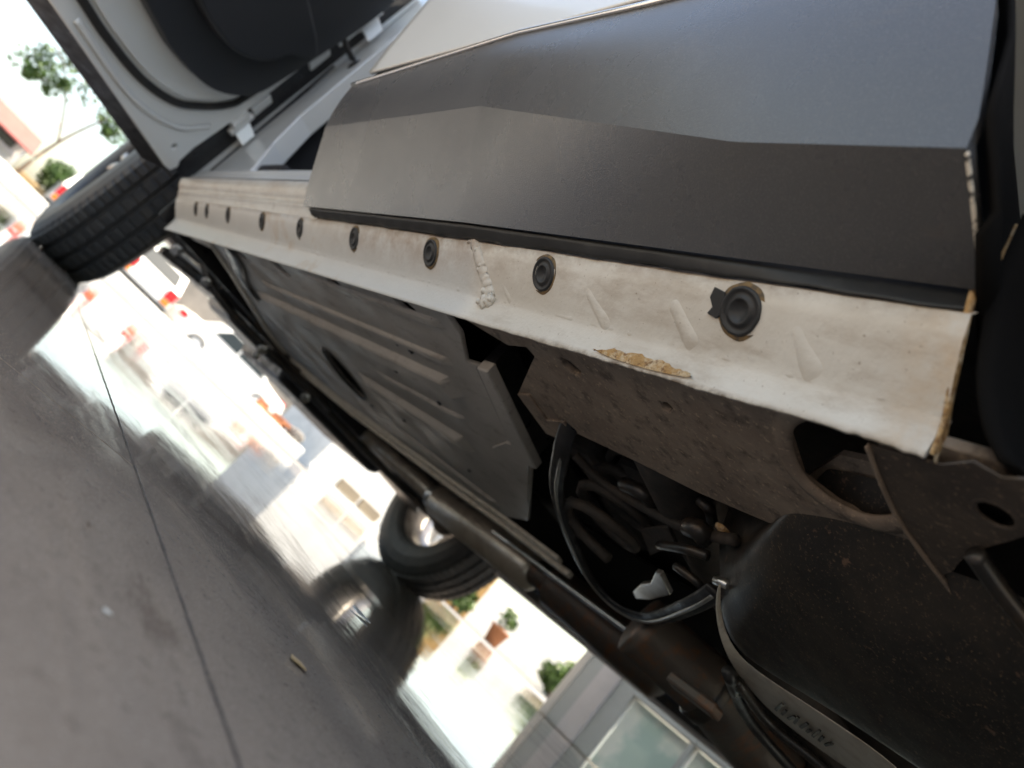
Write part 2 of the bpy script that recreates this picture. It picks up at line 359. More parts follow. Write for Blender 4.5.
# pressed ribs in the sill face
for (a, b, w, H) in (((586, 287), (608, 328), .0060, .0016), ((672, 300), (694, 347), .0066, .0017), ((794, 322), (816, 378), .0080, .0019), ((497, 268), (511, 302), .0042, .0012)):
    A_, B_ = (CAM+ray(*q_)*((sillpt(0, .5)-CAM).dot(SN)/ray(*q_).dot(SN)) for q_ in (a, b)); D_ = (B_-A_); side = D_.cross(SN).normalized(); v = []; f = []; nu, nv = 9, 15
    for i in range(nv+1):
        t = i/nv; ww = w*(.78+.22*t)*(1 if t > .12 else (.35+.65*math.sqrt(max(0, 1-(1-t/.12)**2))))
        hh = .75*H*min(1, math.sqrt(t/.15)) * (1 if t < .75 else max(0, 1-((t-.75)/.25)**2))
        for k in range(nu+1):
            u = -1+2*k/nu; v.append(A_+D_*t+side*u*ww+SN*(-.0006+(hh+.0006)*(1-u*u)**.8))
    for i in range(nv):
        for k in range(nu): f.append((i*(nu+1)+k, i*(nu+1)+k+1, (i+1)*(nu+1)+k+1, (i+1)*(nu+1)+k))
    obj('pressed_rib', v, f, 'cream', sill, smooth=True)
# sealer along the crease, drips along the edge, seam joint and rust patch
rr = random.Random(3)
for y0, y1 in ((.16, .52), (.56, 1.86)):
    n = int((y1-y0)/.006); P = [Vector((.2697+rr.uniform(-.0004, .0004), lerp(y0, y1, i/n), .2622+rr.uniform(-.0005, .0005))) for i in range(n+1)]
    sweep('sealer_bead', P, [(a*2.4, b*.55) for a, b in circ(.0009, 7)], 'cream', sill, upv=SN)
ys = onx((486, 300), .268).y
P = smooth_path([(.2425, ys+.042, .2945), (.2462, ys+.032, .2885), (.2545, ys+.018, .278), (.264, ys+.005, .2675), (.2690, ys-.002, .2605), (.2700, ys+.004, .2560)], 10)
sweep('seam_bead', [p+Vector((rr.uniform(-.0006, .0006), rr.uniform(-.0012, .0012), rr.uniform(-.0006, .0006))) for p in P], [(a*1.6, b*.8) for a, b in circ(.0040, 9)], 'cream', sill, upv=SN)
for k in range(34):
    p = P[rr.randrange(len(P))]
    s = rr.uniform(.0012, .0032); c = p+Vector((rr.uniform(-.002, .0), rr.uniform(-.004, .006), rr.uniform(-.003, .001)))
    lathe('seam_lump', [(0, s*.7), (s*.7, s*.5), (s, 0)], frame_at(c, SN), 'cream', sill, n=9)
def flpt(y, t): return Vector((.2712+.002*t-.0006, y, lerp(.2585, flange_low(y)+.001, t)))
ya, yb = onx((592, 352), .272).y, onx((697, 372), .272).y
v = []; f = []
for i in range(29):
    s = i/28; y = lerp(ya, yb, s); wv = math.sin(s*pi)**.5
    t0 = .50+.35*(1-wv)+.05*sin(i*.9)+.03*sin(i*2.3); t1 = .97-.2*(1-wv)
    for q in range(5):
        p = flpt(y, lerp(t0, t1, q/4)); p.x -= .0009*math.sin(q/4*pi)*(1+.4*sin(i*2.7+q)); v.append(p)
for i in range(28):
    for q in range(4): f.append((i*5+q, i*5+q+1, i*5+q+6, i*5+q+5))
obj('rust_patch', v, f, 'rust', sill, smooth=True)
# the sill's rear end, its torn rusty edge
v = []; f = []
prof = [(.236, .3010), (.2475, .2835), (.2660, .2650), (.2712, .2585), (.2735, .2465), (.2738, .243)]
for i, (dx, dy) in enumerate(((-.0003, .0012), (-.0008, .0000), (.0004, -.0008), (.002, -.0010), (.005, -.0010))):
    for j, (x, z) in enumerate(prof): v.append((x+dx+.0004*sin(j*2+i), .1545-.0012*j+.003+dy+.0010*sin(j*3.1+i*1.7), z+.0005*cos(j*2.3+i)))
for i in range(4):
    for j in range(5): f.append((i*6+j, i*6+j+1, i*6+j+7, i*6+j+6))
obj('sill_end', v, f, 'rust', sill, smooth=True, sub=1)
# painted sill side above the cream face, visible in the open door
prof = [(.2412, .2922), (.236, .3010), (.2335, .3030), (.2310, .3055), (.2318, .3080), (.2262, .3120), (.2200, .3190), (.2165, .3270), (.2170, .3340), (.2215, .3385)]
def strip(name, prof, y0, y1, mat, parent, n=1, **k):
    v = []; f = []; m = len(prof)
    for i in range(n+1):
        y = lerp(y0, y1, i/n); v += [(x, y, z) for x, z in prof]
    for i in range(n):
        for j in range(m-1): f.append((i*m+j, i*m+j+1, (i+1)*m+j+1, (i+1)*m+j))
    return obj(name, v, f, mat, parent, smooth=True, **k)
strip('sill_side', prof, .945, 1.875, 'sill', car, 4)
strip('sill_rubber', [(.2215, .3385), (.2220, .3420), (.2232, .3440), (.2245, .3438)], .60, 1.86, 'rubber', car, 2)
strip('sill_step', [(.2245, .3440), (.2255, .3520), (.2275, .3560), (.2300, .3590), (.2290, .3660), (.2310, .3760), (.2380, .3830), (.26, .3855), (.34, .386)], .60, 1.88, 'silver', car, 4)
for k in range(9):
    y = .98+k*.095; box('sill_scuff_clip', (.2206, y, .3345), (.2216, y+.03, .3405), 'rubber', car, bev=.0004)

# --- rear door: lower cladding with its crease, top edge, arch edge
def cl_low(y): return interp([(.14, .2940), (.28, .2955), (.57, .2965), (.97, .3020)], y)
def at_y(p, y): return ony(p, y)
TA, TB, TC, TD = onx((325, 127), .1675), onx((480, 106), .168), onx((735, 142), .177), onx((966, 148), .181)
BA, BB, BC, BD = onx((313, 207), .2240), onx((462, 222), .2250), onx((728, 257), .2310), onx((962, 288), .2420)
SA, SB, SC, SD = onx((352, 86), .1495), onx((520, 34), .150), onx((640, 8), .1505), Vector((.152, .24, .449))
SE = Vector((.1535, .207, .449)); TE = onx((990, 95), .168)
# smooth interpolation of three lines (bottom, crease, top) along the door, subdivided
def line3(pts): return sorted(pts, key=lambda p: p.y)
def interp_v(pts, y):
    pts = line3(pts)
    if y <= pts[0].y: a, b = pts[0], pts[1]
    elif y >= pts[-1].y: a, b = pts[-2], pts[-1]
    else:
        for a, b in zip(pts, pts[1:]):
            if y <= b.y: break
    t = (y-a.y)/(b.y-a.y); return a.lerp(b, t)
low = [BA, BB, BC, BD]; mid = [TA, TB, TC, TD]; top = [SA, SB, SC, SD, SE]
# arch edge and front edge as Y limits by height
def arch_y(z): return interp([(.29, .1590), (.315, .1590), (.335, .1610), (.36, .169), (.39, .179), (.42, .193), (.45, .212), (.52, .262), (.6, .34), (.68, .44)], z)
def front_y(z): return interp([(.29, .966), (.302, .972), (.33, .968), (.378, .957), (.445, .945), (.6, .975), (1.0, 1.02)], z)
N = 90; v = []; f = []; rows = 6+10
def clad_pt(s, r):
    # s 0..1 along, r 0..1 lower face, 1..2 upper face
    y = lerp(.157, .965, s)
    for it in range(4):
        if r <= 1: p = interp_v(low, y).lerp(interp_v(mid, y), r)
        else:
            a, b = interp_v(mid, y), interp_v(top, y); p = a.lerp(b, r-1); p.x -= .008*math.sin((r-1)*pi)*interp([(.1, .3), (.35, 1), (.9, .3)], y)
        y = lerp(arch_y(p.z), front_y(p.z), s)
    p.y = y; return p
ss = sorted(set([i/N for i in range(N+1)] + [(p.y-.157)/(.965-.157) for p in (TB, TC, BB, BC)]))
rs = [0, .04, .2, .4, .6, .8, .97, 1.0, 1.03, 1.1, 1.2, 1.3, 1.4, 1.55, 1.7, 1.85, 1.96, 2.0]
m = len(rs)
for s in ss: v += [clad_pt(s, r) for r in rs]
for i in range(len(ss)-1):
    for j in range(m-1): f.append((i*m+j, i*m+j+1, (i+1)*m+j+1, (i+1)*m+j))
rd = obj('rear_door', [], [], 'silver', car); tag(rd, 'closed rear door with grey lower cladding')
clad = obj('door_cladding', v, f, 'clad', rd, smooth=True)
face_out(clad); q = clad.modifiers.new('solid', 'SOLIDIFY'); q.thickness = .006; q.offset = -1
q = clad.modifiers.new('split', 'EDGE_SPLIT'); q.split_angle = radians(7)
# rubber strip between door and sill
v = []; f = []; n = 160
for i in range(n+1):
    y = lerp(.158, .955, i/n); w = .0005*sin(y*60)+.0004*sin(y*170); b = interp_v(low, y); e = Vector((.2395, y, .2932+w))
    q1 = b.lerp(e, .3); q2 = b.lerp(e, .7)
    for x, z in ((b.x+.006, b.z+.006), (b.x+.003, b.z-.0002), (q1.x+.0012, q1.z-.0002), (q2.x+.0008, q2.z-.0004), (e.x, e.z), (.2412, e.z+.002)): v.append((x, y, z))
for i in range(n):
    for j in range(5): f.append((i*6+j, i*6+j+1, i*6+j+7, i*6+j+6))
obj('sill_strip', v, f, 'rubber', car, smooth=True)
# edges: chipped arch lip, front return, bright top lip
P = [clad_pt(0, r)+Vector((-.0010, -.0002, 0)) for r in [i/40 for i in range(2, 39)]]
sweep('cladding_lip', P, circ(.0011, 6), 'chip', clad)
for i in range(3, 22, 1):
    r = i/22*.98+rr.uniform(-.01, .01); p = clad_pt(0, r)+Vector((-.0018, -.0006, 0)); s = rr.uniform(.0004, .0011)
    lathe('paint_chip', [(0, s*.5), (s*.8, s*.3), (s, -s)], frame_at(p, (-1, -.6, -.4)), 'bead', clad, n=6)
P = [clad_pt(s, 2.0)+Vector((-.0012, 0, .0012)) for s in [i/40 for i in range(0, 41)]]
sweep('trim_strip', P, [(a*1.2, b*1.5) for a, b in circ(.0018, 8)], 'bright', clad)
# clips under the cladding's front end
for yy in (.955, .945):
    fr = frame_at((.2345, yy, .297), (-.5, 0, -.86)); lathe('cladding_clip', [(0, .003), (.004, .003), (.005, 0), (.005, -.003)], fr, 'rubber', clad, n=12)
box('cladding_foot', (.2305, .60, .2968), (.2370, .66, .3015), 'clad', clad, bev=.001)
# underside of the door above the sill strip
plate('door_underside', [(.252, .158, .314), (.30, .158, .314), (.30, .955, .314), (.240, .955, .314)], (0, 0, .004), 'black', rd)
# silver skin above the black slot
def skin_x(z): return interp([(.462, .1500), (.50, .1440), (.6, .1330), (.75, .1290), (.9, .137), (.98, .15)], z)
v = []; f = []; zs = [.463, .465, .475, .5, .55, .6, .68, .76, .84, .9, .95, .98]; m = len(zs); n = 40
for i in range(n+1):
    for z in zs:
        y = lerp(max(.147, arch_y(z)), front_y(z), i/n); v.append((skin_x(z), y, z))
for i in range(n):
    for j in range(m-1): f.append((i*m+j, i*m+j+1, (i+1)*m+j+1, (i+1)*m+j))
sk_ = obj('door_skin', v, f, 'silver', rd, smooth=True); face_out(sk_); q = sk_.modifiers.new('solid', 'SOLIDIFY'); q.thickness = .004; q.offset = -1
plate('door_slot', [(.160, .20, .440), (.160, .955, .440), (.160, .955, .492), (.160, .20, .492)], (.004, 0, 0), 'black', rd)
plate('door_inner_edge', [(.158, .955, .45), (.26, .955, .45), (.26, .985, .98), (.16, .985, .98)], (0, -.006, 0), 'black', rd)
plate('door_inner_lower', [(.24, .962, .302), (.30, .962, .302), (.30, .95, .45), (.165, .94, .45), (.182, .953, .378)], (0, -.006, 0), 'black', rd)
plate('window_glass', [(.165, .46, .985), (.165, .99, .985), (.25, .93, 1.44), (.25, .52, 1.40)], (.004, 0, 0), 'glass', rd)
box('door_handle', (.118, .36, .86), (.136, .52, .885), 'silver', rd, bev=.006)

# --- B pillar / door opening
plate('centre_pillar', [(.30, .95, .385), (.30, 1.12, .385), (.30, 1.08, .98), (.30, .98, .98)], (.06, 0, 0), 'black', car)
# --- A pillar: silver post with hinges
apx = .243
A = [onx(p, x) for p, x in (((178, 190), .236), ((262, 166), .262), ((290, 150), .262))]
pil = plate('front_pillar', [(.246, 1.905, .386), (.262, 1.66, .386), (.266, 1.70, .440), (.266, 1.78, .52), (.264, 1.82, .62), (.266, 1.835, 1.10), (.25, 1.925, 1.10)], (.05, .01, 0), 'silver', car, bev=.003)
plate('pillar_edge', [(.240, 1.885, .340), (.2445, 1.907, .385), (.249, 1.927, 1.10), (.236, 1.945, 1.10), (.230, 1.935, .34)], (.004, .01, 0), 'silver', car, bev=.001)
# interior
box('interior_floor', (.28, .3, .330), (1.78, 1.95, .345), 'fabric', car)
box('seat_base', (.37, 1.0, .40), (.85, 1.5, .62), 'fabric', car, bev=.04, seg=4)
plate('seat_back', [(.37, .95, .55), (.85, .95, .55), (.85, .78, 1.2), (.37, .78, 1.2)], (0, .12, 0), 'fabric', car, bev=.04, seg=4)
box('dashboard', (.29, 1.92, .40), (1.76, 2.15, .95), 'fabric', car, bev=.03)
box('kick_panel', (.275, 1.55, .386), (.31, 1.93, .46), 'fabric', car, bev=.01)

# --- open front door, hinged on the front pillar
HB = Vector((.1727, 1.8553, 0)); DD = Vector((-.7094, -.7048, 0)).normalized(); DN = Vector((-DD.y, DD.x, 0))   # DN towards the cabin side
if DN.y > 0: DN = -DN
def dp(u, z, w=0): return HB + DD*u + DN*w + Vector((0, 0, z))
fd = obj('front_door', [], [], 'silver', car); tag(fd, 'front door swung open, black trim on silver frame')
inner = [(-.026, 1.0), (-.028, .70), (-.026, .534), (-.012, .392), (-.016, .352), (-.026, .340), (-.020, .324), (0, .3195), (.5, .3195), (.86, .3195), (.93, .335), (.96, .40), (.985, .6), (.99, 1.0)]
dfr = Matrix(((DD.x, 0, DN.x, HB.x), (DD.y, 0, DN.y, HB.y), (0, 1, 0, 0), (0, 0, 0, 1)))
holed('door_frame_panel', inner, [oval((.027, .359), .0085, .0085, n=18)], -.004, .008, 'silver', fd, frame=dfr, bev=.0015)
box_pts = [dp(u, z, -.012) for u, z in inner]
plate('door_core', box_pts, DN*-.05, 'black', fd)
# outer skin: reaches below the frame
skin = [(-.045, 1.0), (-.045, .42), (-.032, .312), (-.02, .300), (.9, .300), (.95, .33), (1.0, .6), (1.0, 1.0)]
plate('door_skin', [dp(u, z, -.066) for u, z in skin], DN*-.006, 'clad', fd, bev=.002)
plate('door_hem', [dp(-.02, .300, -.066), dp(.9, .300, -.066), dp(.9, .318, -.010), dp(-.02, .318, -.010)], (0, 0, .003), 'black', fd)
# rubber seal and stamped step following it
seal = [(.95, .60), (.93, .43), (.88, .372), (.80, .362), (.5, .361), (.417, .362), (.341, .363), (.223, .376), (.131, .407), (.079, .448), (.03, .505), (.012, .558), (-.001, .724), (-.004, .99)]
P = smooth_path([dp(u, z, .004) for u, z in seal], 8)
sweep('door_seal', P, [(a*1.0, b*.8) for a, b in circ(.0085, 10)], 'rubber', fd, upv=DN)
raised = [(.945, .99), (.93, .60), (.91, .44), (.86, .385), (.8, .377), (.417, .377), (.345, .378), (.232, .390), (.143, .420), (.092, .460), (.045, .515), (.028, .565), (.014, .724), (.010, .99)]
plate('inner_step', [dp(u, z, .0) for u, z in smooth_path([(a, b, 0) for a, b in raised], 5) for (u, z) in [(u, z)]] if False else [dp(p.x, p.y, 0) for p in smooth_path([(a, b, 0) for a, b in raised], 5)], DN*.010, 'silver', fd, bev=.005, seg=3)
trim = [(.90, .99), (.89, .60), (.86, .47), (.80, .447), (.36, .446), (.247, .450), (.139, .477), (.072, .523), (.038, .569), (.021, .646), (-.010, .882), (-.012, .99)]
TP = smooth_path([(a, b, 0) for a, b in trim], 6)
plate('trim_panel', [dp(p.x, p.y, .009) for p in TP], DN*.03, 'trim', fd, bev=.012, seg=3)
pocket = [(.80, .53), (.40, .525), (.27, .530), (.19, .555), (.13, .60), (.10, .66), (.09, .74), (.80, .74)]
plate('door_pocket', [dp(p.x, p.y, .037) for p in smooth_path([(a, b, 0) for a, b in pocket], 6)], DN*.03, 'trim', fd, bev=.014, seg=3)
# stamped arc on the lower corner
P = smooth_path([dp(u, z, .0042) for u, z in ((.40, .335), (.25, .337), (.16, .350), (.09, .375), (.05, .40), (.01, .45))], 8)
sweep('pressed_line', P, [(-.006, 0), (-.003, .0016), (.003, .0016), (.006, 0)], 'silver', fd, upv=DN)
# hinges, strap, cable
def px_hinge(p): return ony(p, 1.868)
for (za, zb) in ((.496, .545), (.905, .965)):
    lf = plate('hinge', [dp(-.025, za, .012), dp(-.060, za-.004, .006), dp(-.060, zb-.008, .006), dp(-.025, zb, .012)], DN*-.022, 'silver', fd, bev=.003)
    tube('hinge_pin', [dp(-.050, za-.012, .0), dp(-.050, zb+.006, .0)], .009, 'silver', lf, n=12, k=1)
    plate('hinge_leaf', [dp(-.055, za-.002, .002), (.246, 1.885, za-.01), (.246, 1.885, zb-.02), dp(-.055, zb-.006, .002)], DN*-.008, 'silver', lf, bev=.002)
for (za, zb) in ((.556, .612), (.735, .80), (.83, .90)):
    plate('pillar_bracket', [dp(-.030, za, .006), dp(-.062, za, .0), dp(-.062, zb, .0), dp(-.030, zb, .006)], DN*-.008, 'silver', fd, bev=.002)
ck = [ony((342, 32), 1.85), ony((347, 48), 1.85), ony((353, 60), 1.86)]
sweep('check_strap', smooth_path(ck, 5), [(-.008, -.004), (.008, -.004), (.008, .004), (-.008, .004)], 'rubber', fd)
lathe('strap_boot', [(0, -.022), (.007, -.02), (.0125, -.006), (.014, .006), (.009, .02), (0, .024)], frame_at(ony((356, 67), 1.86), (0, .2, -1)), 'rubber', fd, n=14)
plate('pillar_gap', [dp(-.03, .34, -.03), (.238, 1.93, .34), (.25, 1.94, 1.1), dp(-.03, 1.1, -.03)], (0, .006, 0), 'black', fd)

# --- wheels
def wheel(name, x_in, y, out, yaw=0, label=None):
    """x_in: inner face, out: +1/-1 outward side"""
    W_, RT = .205, .335
    fr = Matrix.Translation((x_in, y, RT-.0075)) @ Matrix.Rotation(yaw, 4, 'Z') @ Matrix.Rotation(out*pi/2, 4, 'Y')
    w = obj(name, [], [], 'tyre', car); tag(w, label)
    h = W_; prof = [(.208, .006), (.225, .000), (.262, -.004), (.295, .002), (.318, .014), (.328, .024)]
    xs = [.024, .058, .060, .070, .072, .1, .102, .112, .114, .142, .144, .154, .156, .181]
    rad = [.333, .335, .326, .326, .335, .336, .327, .327, .336, .335, .326, .326, .335, .333]
    prof += [(r, a) for r, a in zip(rad, xs)]
    prof += [(.328, .183), (.318, .192), (.295, .203), (.262, .209), (.225, .205), (.208, .199), (.2, .19), (.2, .015)]
    NN = 300; mlen = len(prof)
    def md(i, j):
        if 5 <= j <= 7 or 18 <= j <= 20: return .986 if (i % 4) == 0 else 1
        if j in (10, 11): return .988 if (i % 5) == 1 else 1
        if j in (14, 15): return .988 if (i % 5) == 3 else 1
        return 1
    lathe('tyre', prof, fr, 'tyre', w, n=NN, closed=True, smooth=False, mod=md)
    rim = lathe('rim', [(.206, .012), (.213, .008), (.213, .018), (.198, .022), (.192, .04), (.180, .06), (.178, .14), (.186, .165), (.200, .18), (.212, .19), (.212, .197), (.205, .196)], fr, 'rimgrey', w, n=64)
    for k in range(5):
        a = 2*pi*k/5+.3
        for da in (-.13, .13):
            P = [fr @ Vector((r*cos(a+da*s), r*sin(a+da*s), hh)) for r, hh, s in ((.05, .158, .3), (.11, .172, .8), (.188, .178, 1.2))]
            sweep('spoke', smooth_path(P, 4), [(-.013, -.012), (.013, -.012), (.010, .012), (-.010, .012)], 'rimgrey', rim, upv=fr.to_3x3() @ Vector((0, 0, 1)))
        lathe('wheel_nut', [(0, .185), (.009, .185), (.011, .17), (.011, .15)], fr @ Matrix.Translation((.052*cos(a+.6), .052*sin(a+.6), 0)), 'dmetal', rim, n=6, smooth=False)
    lathe('wheel_hub', [(0, .19), (.028, .188), (.034, .17), (.07, .16), (.075, .13), (.05, .10), (.0, .09)], fr, 'metal', rim, n=28)
    lathe('brake_disc', [(.04, .075), (.108, .075), (.11, .08), (.11, .094), (.108, .1), (.04, .1)], fr, 'dmetal', w, n=48)
    P = [fr @ Vector((.105*cos(t), .105*sin(t), .088)) for t in (2.5, 2.7, 2.9, 3.1, 3.3)]
    sweep('brake_caliper', P, [(-.028, -.03), (.028, -.03), (.028, .03), (-.028, .03)], 'dmetal', w, upv=fr.to_3x3() @ Vector((0, 0, 1)), bev=.006)
    lathe('backing_plate', [(.03, .062), (.085, .062), (.09, .07), (.09, .072), (.03, .066)], fr, 'dmetal', w, n=40)
    return w
wheel('front_wheel', .345, 2.48, -1, radians(0), 'left front wheel, tread towards the open door')
wheel('front_wheel', 1.72, 2.40, 1, radians(0), 'right front wheel seen from its inner side')

# ------------------------------------------------------------------ underbody
ZP = .25
under = obj('underbody', [], [], 'black', car)
box('upper_floor', (.285, -.2, .318), (1.78, 2.2, .326), 'coat', under)
# grey floor pan with holes
def P2(p, z=ZP): q = onz(p, z); return (q.x, q.y)
EDGE = ((212, 246), (232, 274), (250, 303), (268, 332), (287, 356), (340, 399), (400, 443), (450, 480), (500, 515))
outer = [(.2795, 1.80)] + [P2(p) for p in EDGE] + [P2((528, 520)), P2((531, 462)), P2((512, 410)), P2((490, 370)), P2((466, 362)), P2((460, 334)), P2((446, 314)), (.2795, .66)]
ovc = onz((346, 375), ZP); 
holes = [oval((ovc.x, ovc.y), .100, .046, .6)]
for a in ((222, 250, 234, 285),):
    pass
def slot(c, a, b, rot): return oval(P2(c), a, b, rot, 16)
holes += [slot((278, 266), .018, .034, .5), slot((336, 284), .017, .032, .5), slot((405, 305), .015, .028, .5), slot((242, 255), .012, .03, .3)]
pan = holed('floor_pan', outer, holes, ZP+.002, .004, 'pan', under, bev=.0008)
tag(pan, 'grey painted floor pan with pressed ribs')
box('upper_pan', (.285, .70, .285), (.80, 1.9, .29), 'liner', pan)  # near-black sheet: the shade inside the pan's holes is put into its colour
def rib(a, b, w, hgt, name='pan_rib', mat='pan'):
    """pressed bead hanging under the pan, ends sloped"""
    A, B = onz(a, ZP), onz(b, ZP); d = (B-A).normalized(); s = Vector((d.y, -d.x, 0))
    v = []
    for (p, e) in ((A, 0), (A, 1), (B, 1), (B, 0)):
        pass
    L = (B-A).length; pr = [(-w, .0), (-w*.72, -hgt), (w*.72, -hgt), (w, .0)]; v = []; f = []
    for t, q in ((0, 0), (.06*1.0, 1), (L-.018, 1), (L, 0)):
        for (aa, bb) in pr: v.append(A+d*t+s*aa+Vector((0, 0, bb*q-.0005)))
    for i in range(3):
        for j in range(3): f.append((i*4+j, i*4+j+1, (i+1)*4+j+1, (i+1)*4+j))
    return obj(name, v, f, mat, pan, bev=.0025)
rib((262, 296), (459, 388), .020, .011)
rib((362, 377), (471, 445), .020, .011)
rib((300, 274), (444, 324), .007, .004)
rib((262, 282), (452, 362), .007, .005)
rib((376, 371), (468, 420), .006, .005)
rib((395, 425), (500, 505), .012, .006)
for p in ((398, 342), (412, 350), (397, 370), (424, 380), (372, 405), (440, 402), (405, 420), (470, 470)):
    q = onz(p, ZP); lathe('pan_stud', [(0, -.004), (.0035, -.004), (.0045, -.001), (.0045, .002)], frame_at(q, (0, 0, 1)), 'black', pan, n=10)
# oval plug flap hanging in the big hole
lathe('hole_grommet', [(1.0, -.002), (1.05, -.004), (1.1, 0), (1.0, .004), (.96, .0)], Matrix.Translation((ovc.x, ovc.y, ZP)) @ Matrix.Rotation(.6, 4, 'Z') @ Matrix.Diagonal((.100, .046, 1, 1)), 'rubber', pan, n=32, closed=True)
# rails along the pan's edge (bright flange) and cross member
P = [onz(p, .2475) for p in EDGE[4:]] + [onz((560, 560), .2475)]
sweep('pan_flange', P, [(-.010, -.004), (.008, -.004), (.010, .003), (-.012, .003)], 'bead', pan, bev=.0015)
sweep('pan_flange', [p_+Vector((.045, .0, -.004)) for p_ in P], [(-.008, -.005), (.008, -.005), (.008, .006), (-.008, .006)], 'bead', pan, bev=.002)
sweep('pan_flange', [(.30, 1.75, .247)] + [onz(p, .247) for p in EDGE[:5]], [(-.010, -.003), (.010, -.003), (.010, .004), (-.010, .004)], 'bead', pan, bev=.001)
# dark wavy channel across the pan's front
P = smooth_path([onz(p, .2445) for p in ((227, 246), (236, 262), (241, 278), (254, 297))], 6)
sweep('drain_channel', P, [(-.016, -.002), (.016, -.002), (.016, .004), (-.016, .004)], 'black', pan)
# rear cross member of the pan (folded plate)
CMa = [onz(p, .238) for p in ((476, 368), (487, 372), (530, 458), (536, 470), (518, 462))]
plate('cross_member', CMa, (0, 0, .012), 'pan', under, bev=.002)
plate('cross_member_wall', [onz((476, 368), .247), onz((487, 371), .247), onz((533, 462), .247), onz((520, 464), .247)], (0, 0, .04), 'black', under)
plate('bracket_plate', [onz(p, .244) for p in ((492, 448), (505, 443), (520, 448), (528, 466), (527, 505), (513, 470))], (0, 0, .004), 'pan', under, bev=.001)

# brown side member behind the flange
mo = [P2(p, .252) for p in ((508, 344), (527, 346), (536, 356), (520, 392), (524, 402), (548, 432), (560, 436), (572, 430), (640, 462), (700, 492), (768, 521), (850, 540), (925, 553))]
mo += [(.37, .13), (.2775, .13), (.2775, .62)]
ho = [[P2(p, .252) for p in ((783, 425), (800, 415), (880, 440), (905, 520), (870, 522), (835, 505), (800, 478))],
      [P2(p, .252) for p in ((560, 355), (570, 360), (583, 371), (581, 377), (572, 373), (562, 363))],
      [P2(p, .252) for p in ((658, 399), (668, 401), (675, 408), (671, 413), (662, 408))]]
sm = holed('side_member', mo, ho, .254, .004, 'brown', under, bev=.001)
tag(sm, 'dusty brown side member with dark openings')
plate('member_inner_plate', [onz(p, .268) for p in ((770, 500), (840, 455), (905, 470), (925, 545), (840, 520))], (0, 0, .004), 'brown', sm)
plate('member_edge', [onz(p, .2515) for p in ((519, 392), (548, 432), (560, 437), (572, 431), (566, 420), (548, 418), (530, 393))], (0, 0, -.003), 'brown', sm, bev=.001)
# raised rim round the big opening
rim_p = smooth_path([onz(p, .2495) for p in ((800, 412), (783, 424), (784, 450), (800, 480), (835, 508), (872, 524), (908, 524))], 6)
sweep('opening_rim', rim_p, [(-.006, -.0002), (-.002, -.0012), (.003, -.0010), (.006, .0008), (.005, .003), (-.005, .003)], 'brown', sm)
# low swellings pressed into the member
for (c, a, b) in (((640, 402), .040, .013),):
    q = onz(c, .252); lathe('pressed_boss', [(0, -.0012), (.5, -.0010), (.8, -.0004), (1, .001)], Matrix.Translation(q) @ Matrix.Rotation(.9, 4, 'Z') @ Matrix.Diagonal((a, b, 1, 1)), 'brown', sm, n=28)

# trailing arm bracket with its round hole
bo = [P2((p.x, p.y), .243) for p in smooth_path([(866, 446, 0), (884, 490, 0), (905, 530, 0), (940, 577, 0)], 4)] + [P2((p.x, p.y), .243) for p in smooth_path([(952, 572, 0), (962, 560, 0), (985, 549, 0), (1010, 542, 0), (1045, 530, 0)], 4)] + [P2(p, .243) for p in ((1060, 496), (1030, 482), (1000, 480), (972, 464), (940, 467))]
hc = onz((994, 517), .243)
br = holed('trailing_bracket', bo, [oval((hc.x, hc.y), .0080, .0075, 0, 24)], .2445, .001, 'dbrown', under, bev=.0002)
lathe('hole_backing', [(0, 0), (.016, 0), (.016, .002)], Matrix.Translation((hc.x, hc.y, .250)), 'liner', br, n=20)  # black disc added behind the hole so that its inside stays dark
lathe('hole_collar', [(.0080, .001), (.0081, -.0002), (.0090, -.0004), (.0105, .0001), (.0112, .001)], frame_at((hc.x, hc.y, .2438), (0, 0, 1)), 'dbrown', br, n=24)
P = smooth_path([onz(p, .2425) for p in ((867, 446), (884, 490), (905, 530), (950, 590), (990, 640), (1040, 694))], 6)
sweep('bracket_edge', P, [(-.0007, -.0010), (.0004, -.0010), (.0004, .002), (-.0007, .002)], 'brown', br)
tube('brake_pipe', [onz((974, 553), .236), onz((1000, 590), .234), onz((1040, 640), .232)], .0045, 'dmetal', under, k=4)
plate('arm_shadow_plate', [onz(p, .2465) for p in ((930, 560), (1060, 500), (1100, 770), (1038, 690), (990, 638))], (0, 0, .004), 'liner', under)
0 and lathe('bracket_boss', [(0, -.004), (.012, -.0035), (.018, -.001), (.02, .002)], frame_at(onz((968, 470), .243), (0, 0, 1)), 'brown', br, n=24)

# rear wheel arch liner beside the camera
arch = []
def liner(z): return (arch_y(z)-.012)
v = []; f = []; zs = [.300, .315, .335, .36, .39, .42, .45, .52, .6, .68]; xsn = [.205, .24, .28, .36, .5]
for z in zs:
    for k, x in enumerate(xsn): v.append((x-(.03 if z > .33 else 0), (.1475 if z < .335 else arch_y(z)-.006)+.006*k, z))
for i in range(len(zs)-1):
    for k in range(len(xsn)-1): f.append((i*5+k, i*5+k+1, i*5+k+6, i*5+k+5))
ln = obj('arch_liner', v, f, 'liner', car, smooth=True); q = ln.modifiers.new('solid', 'SOLIDIFY'); q.thickness = .003
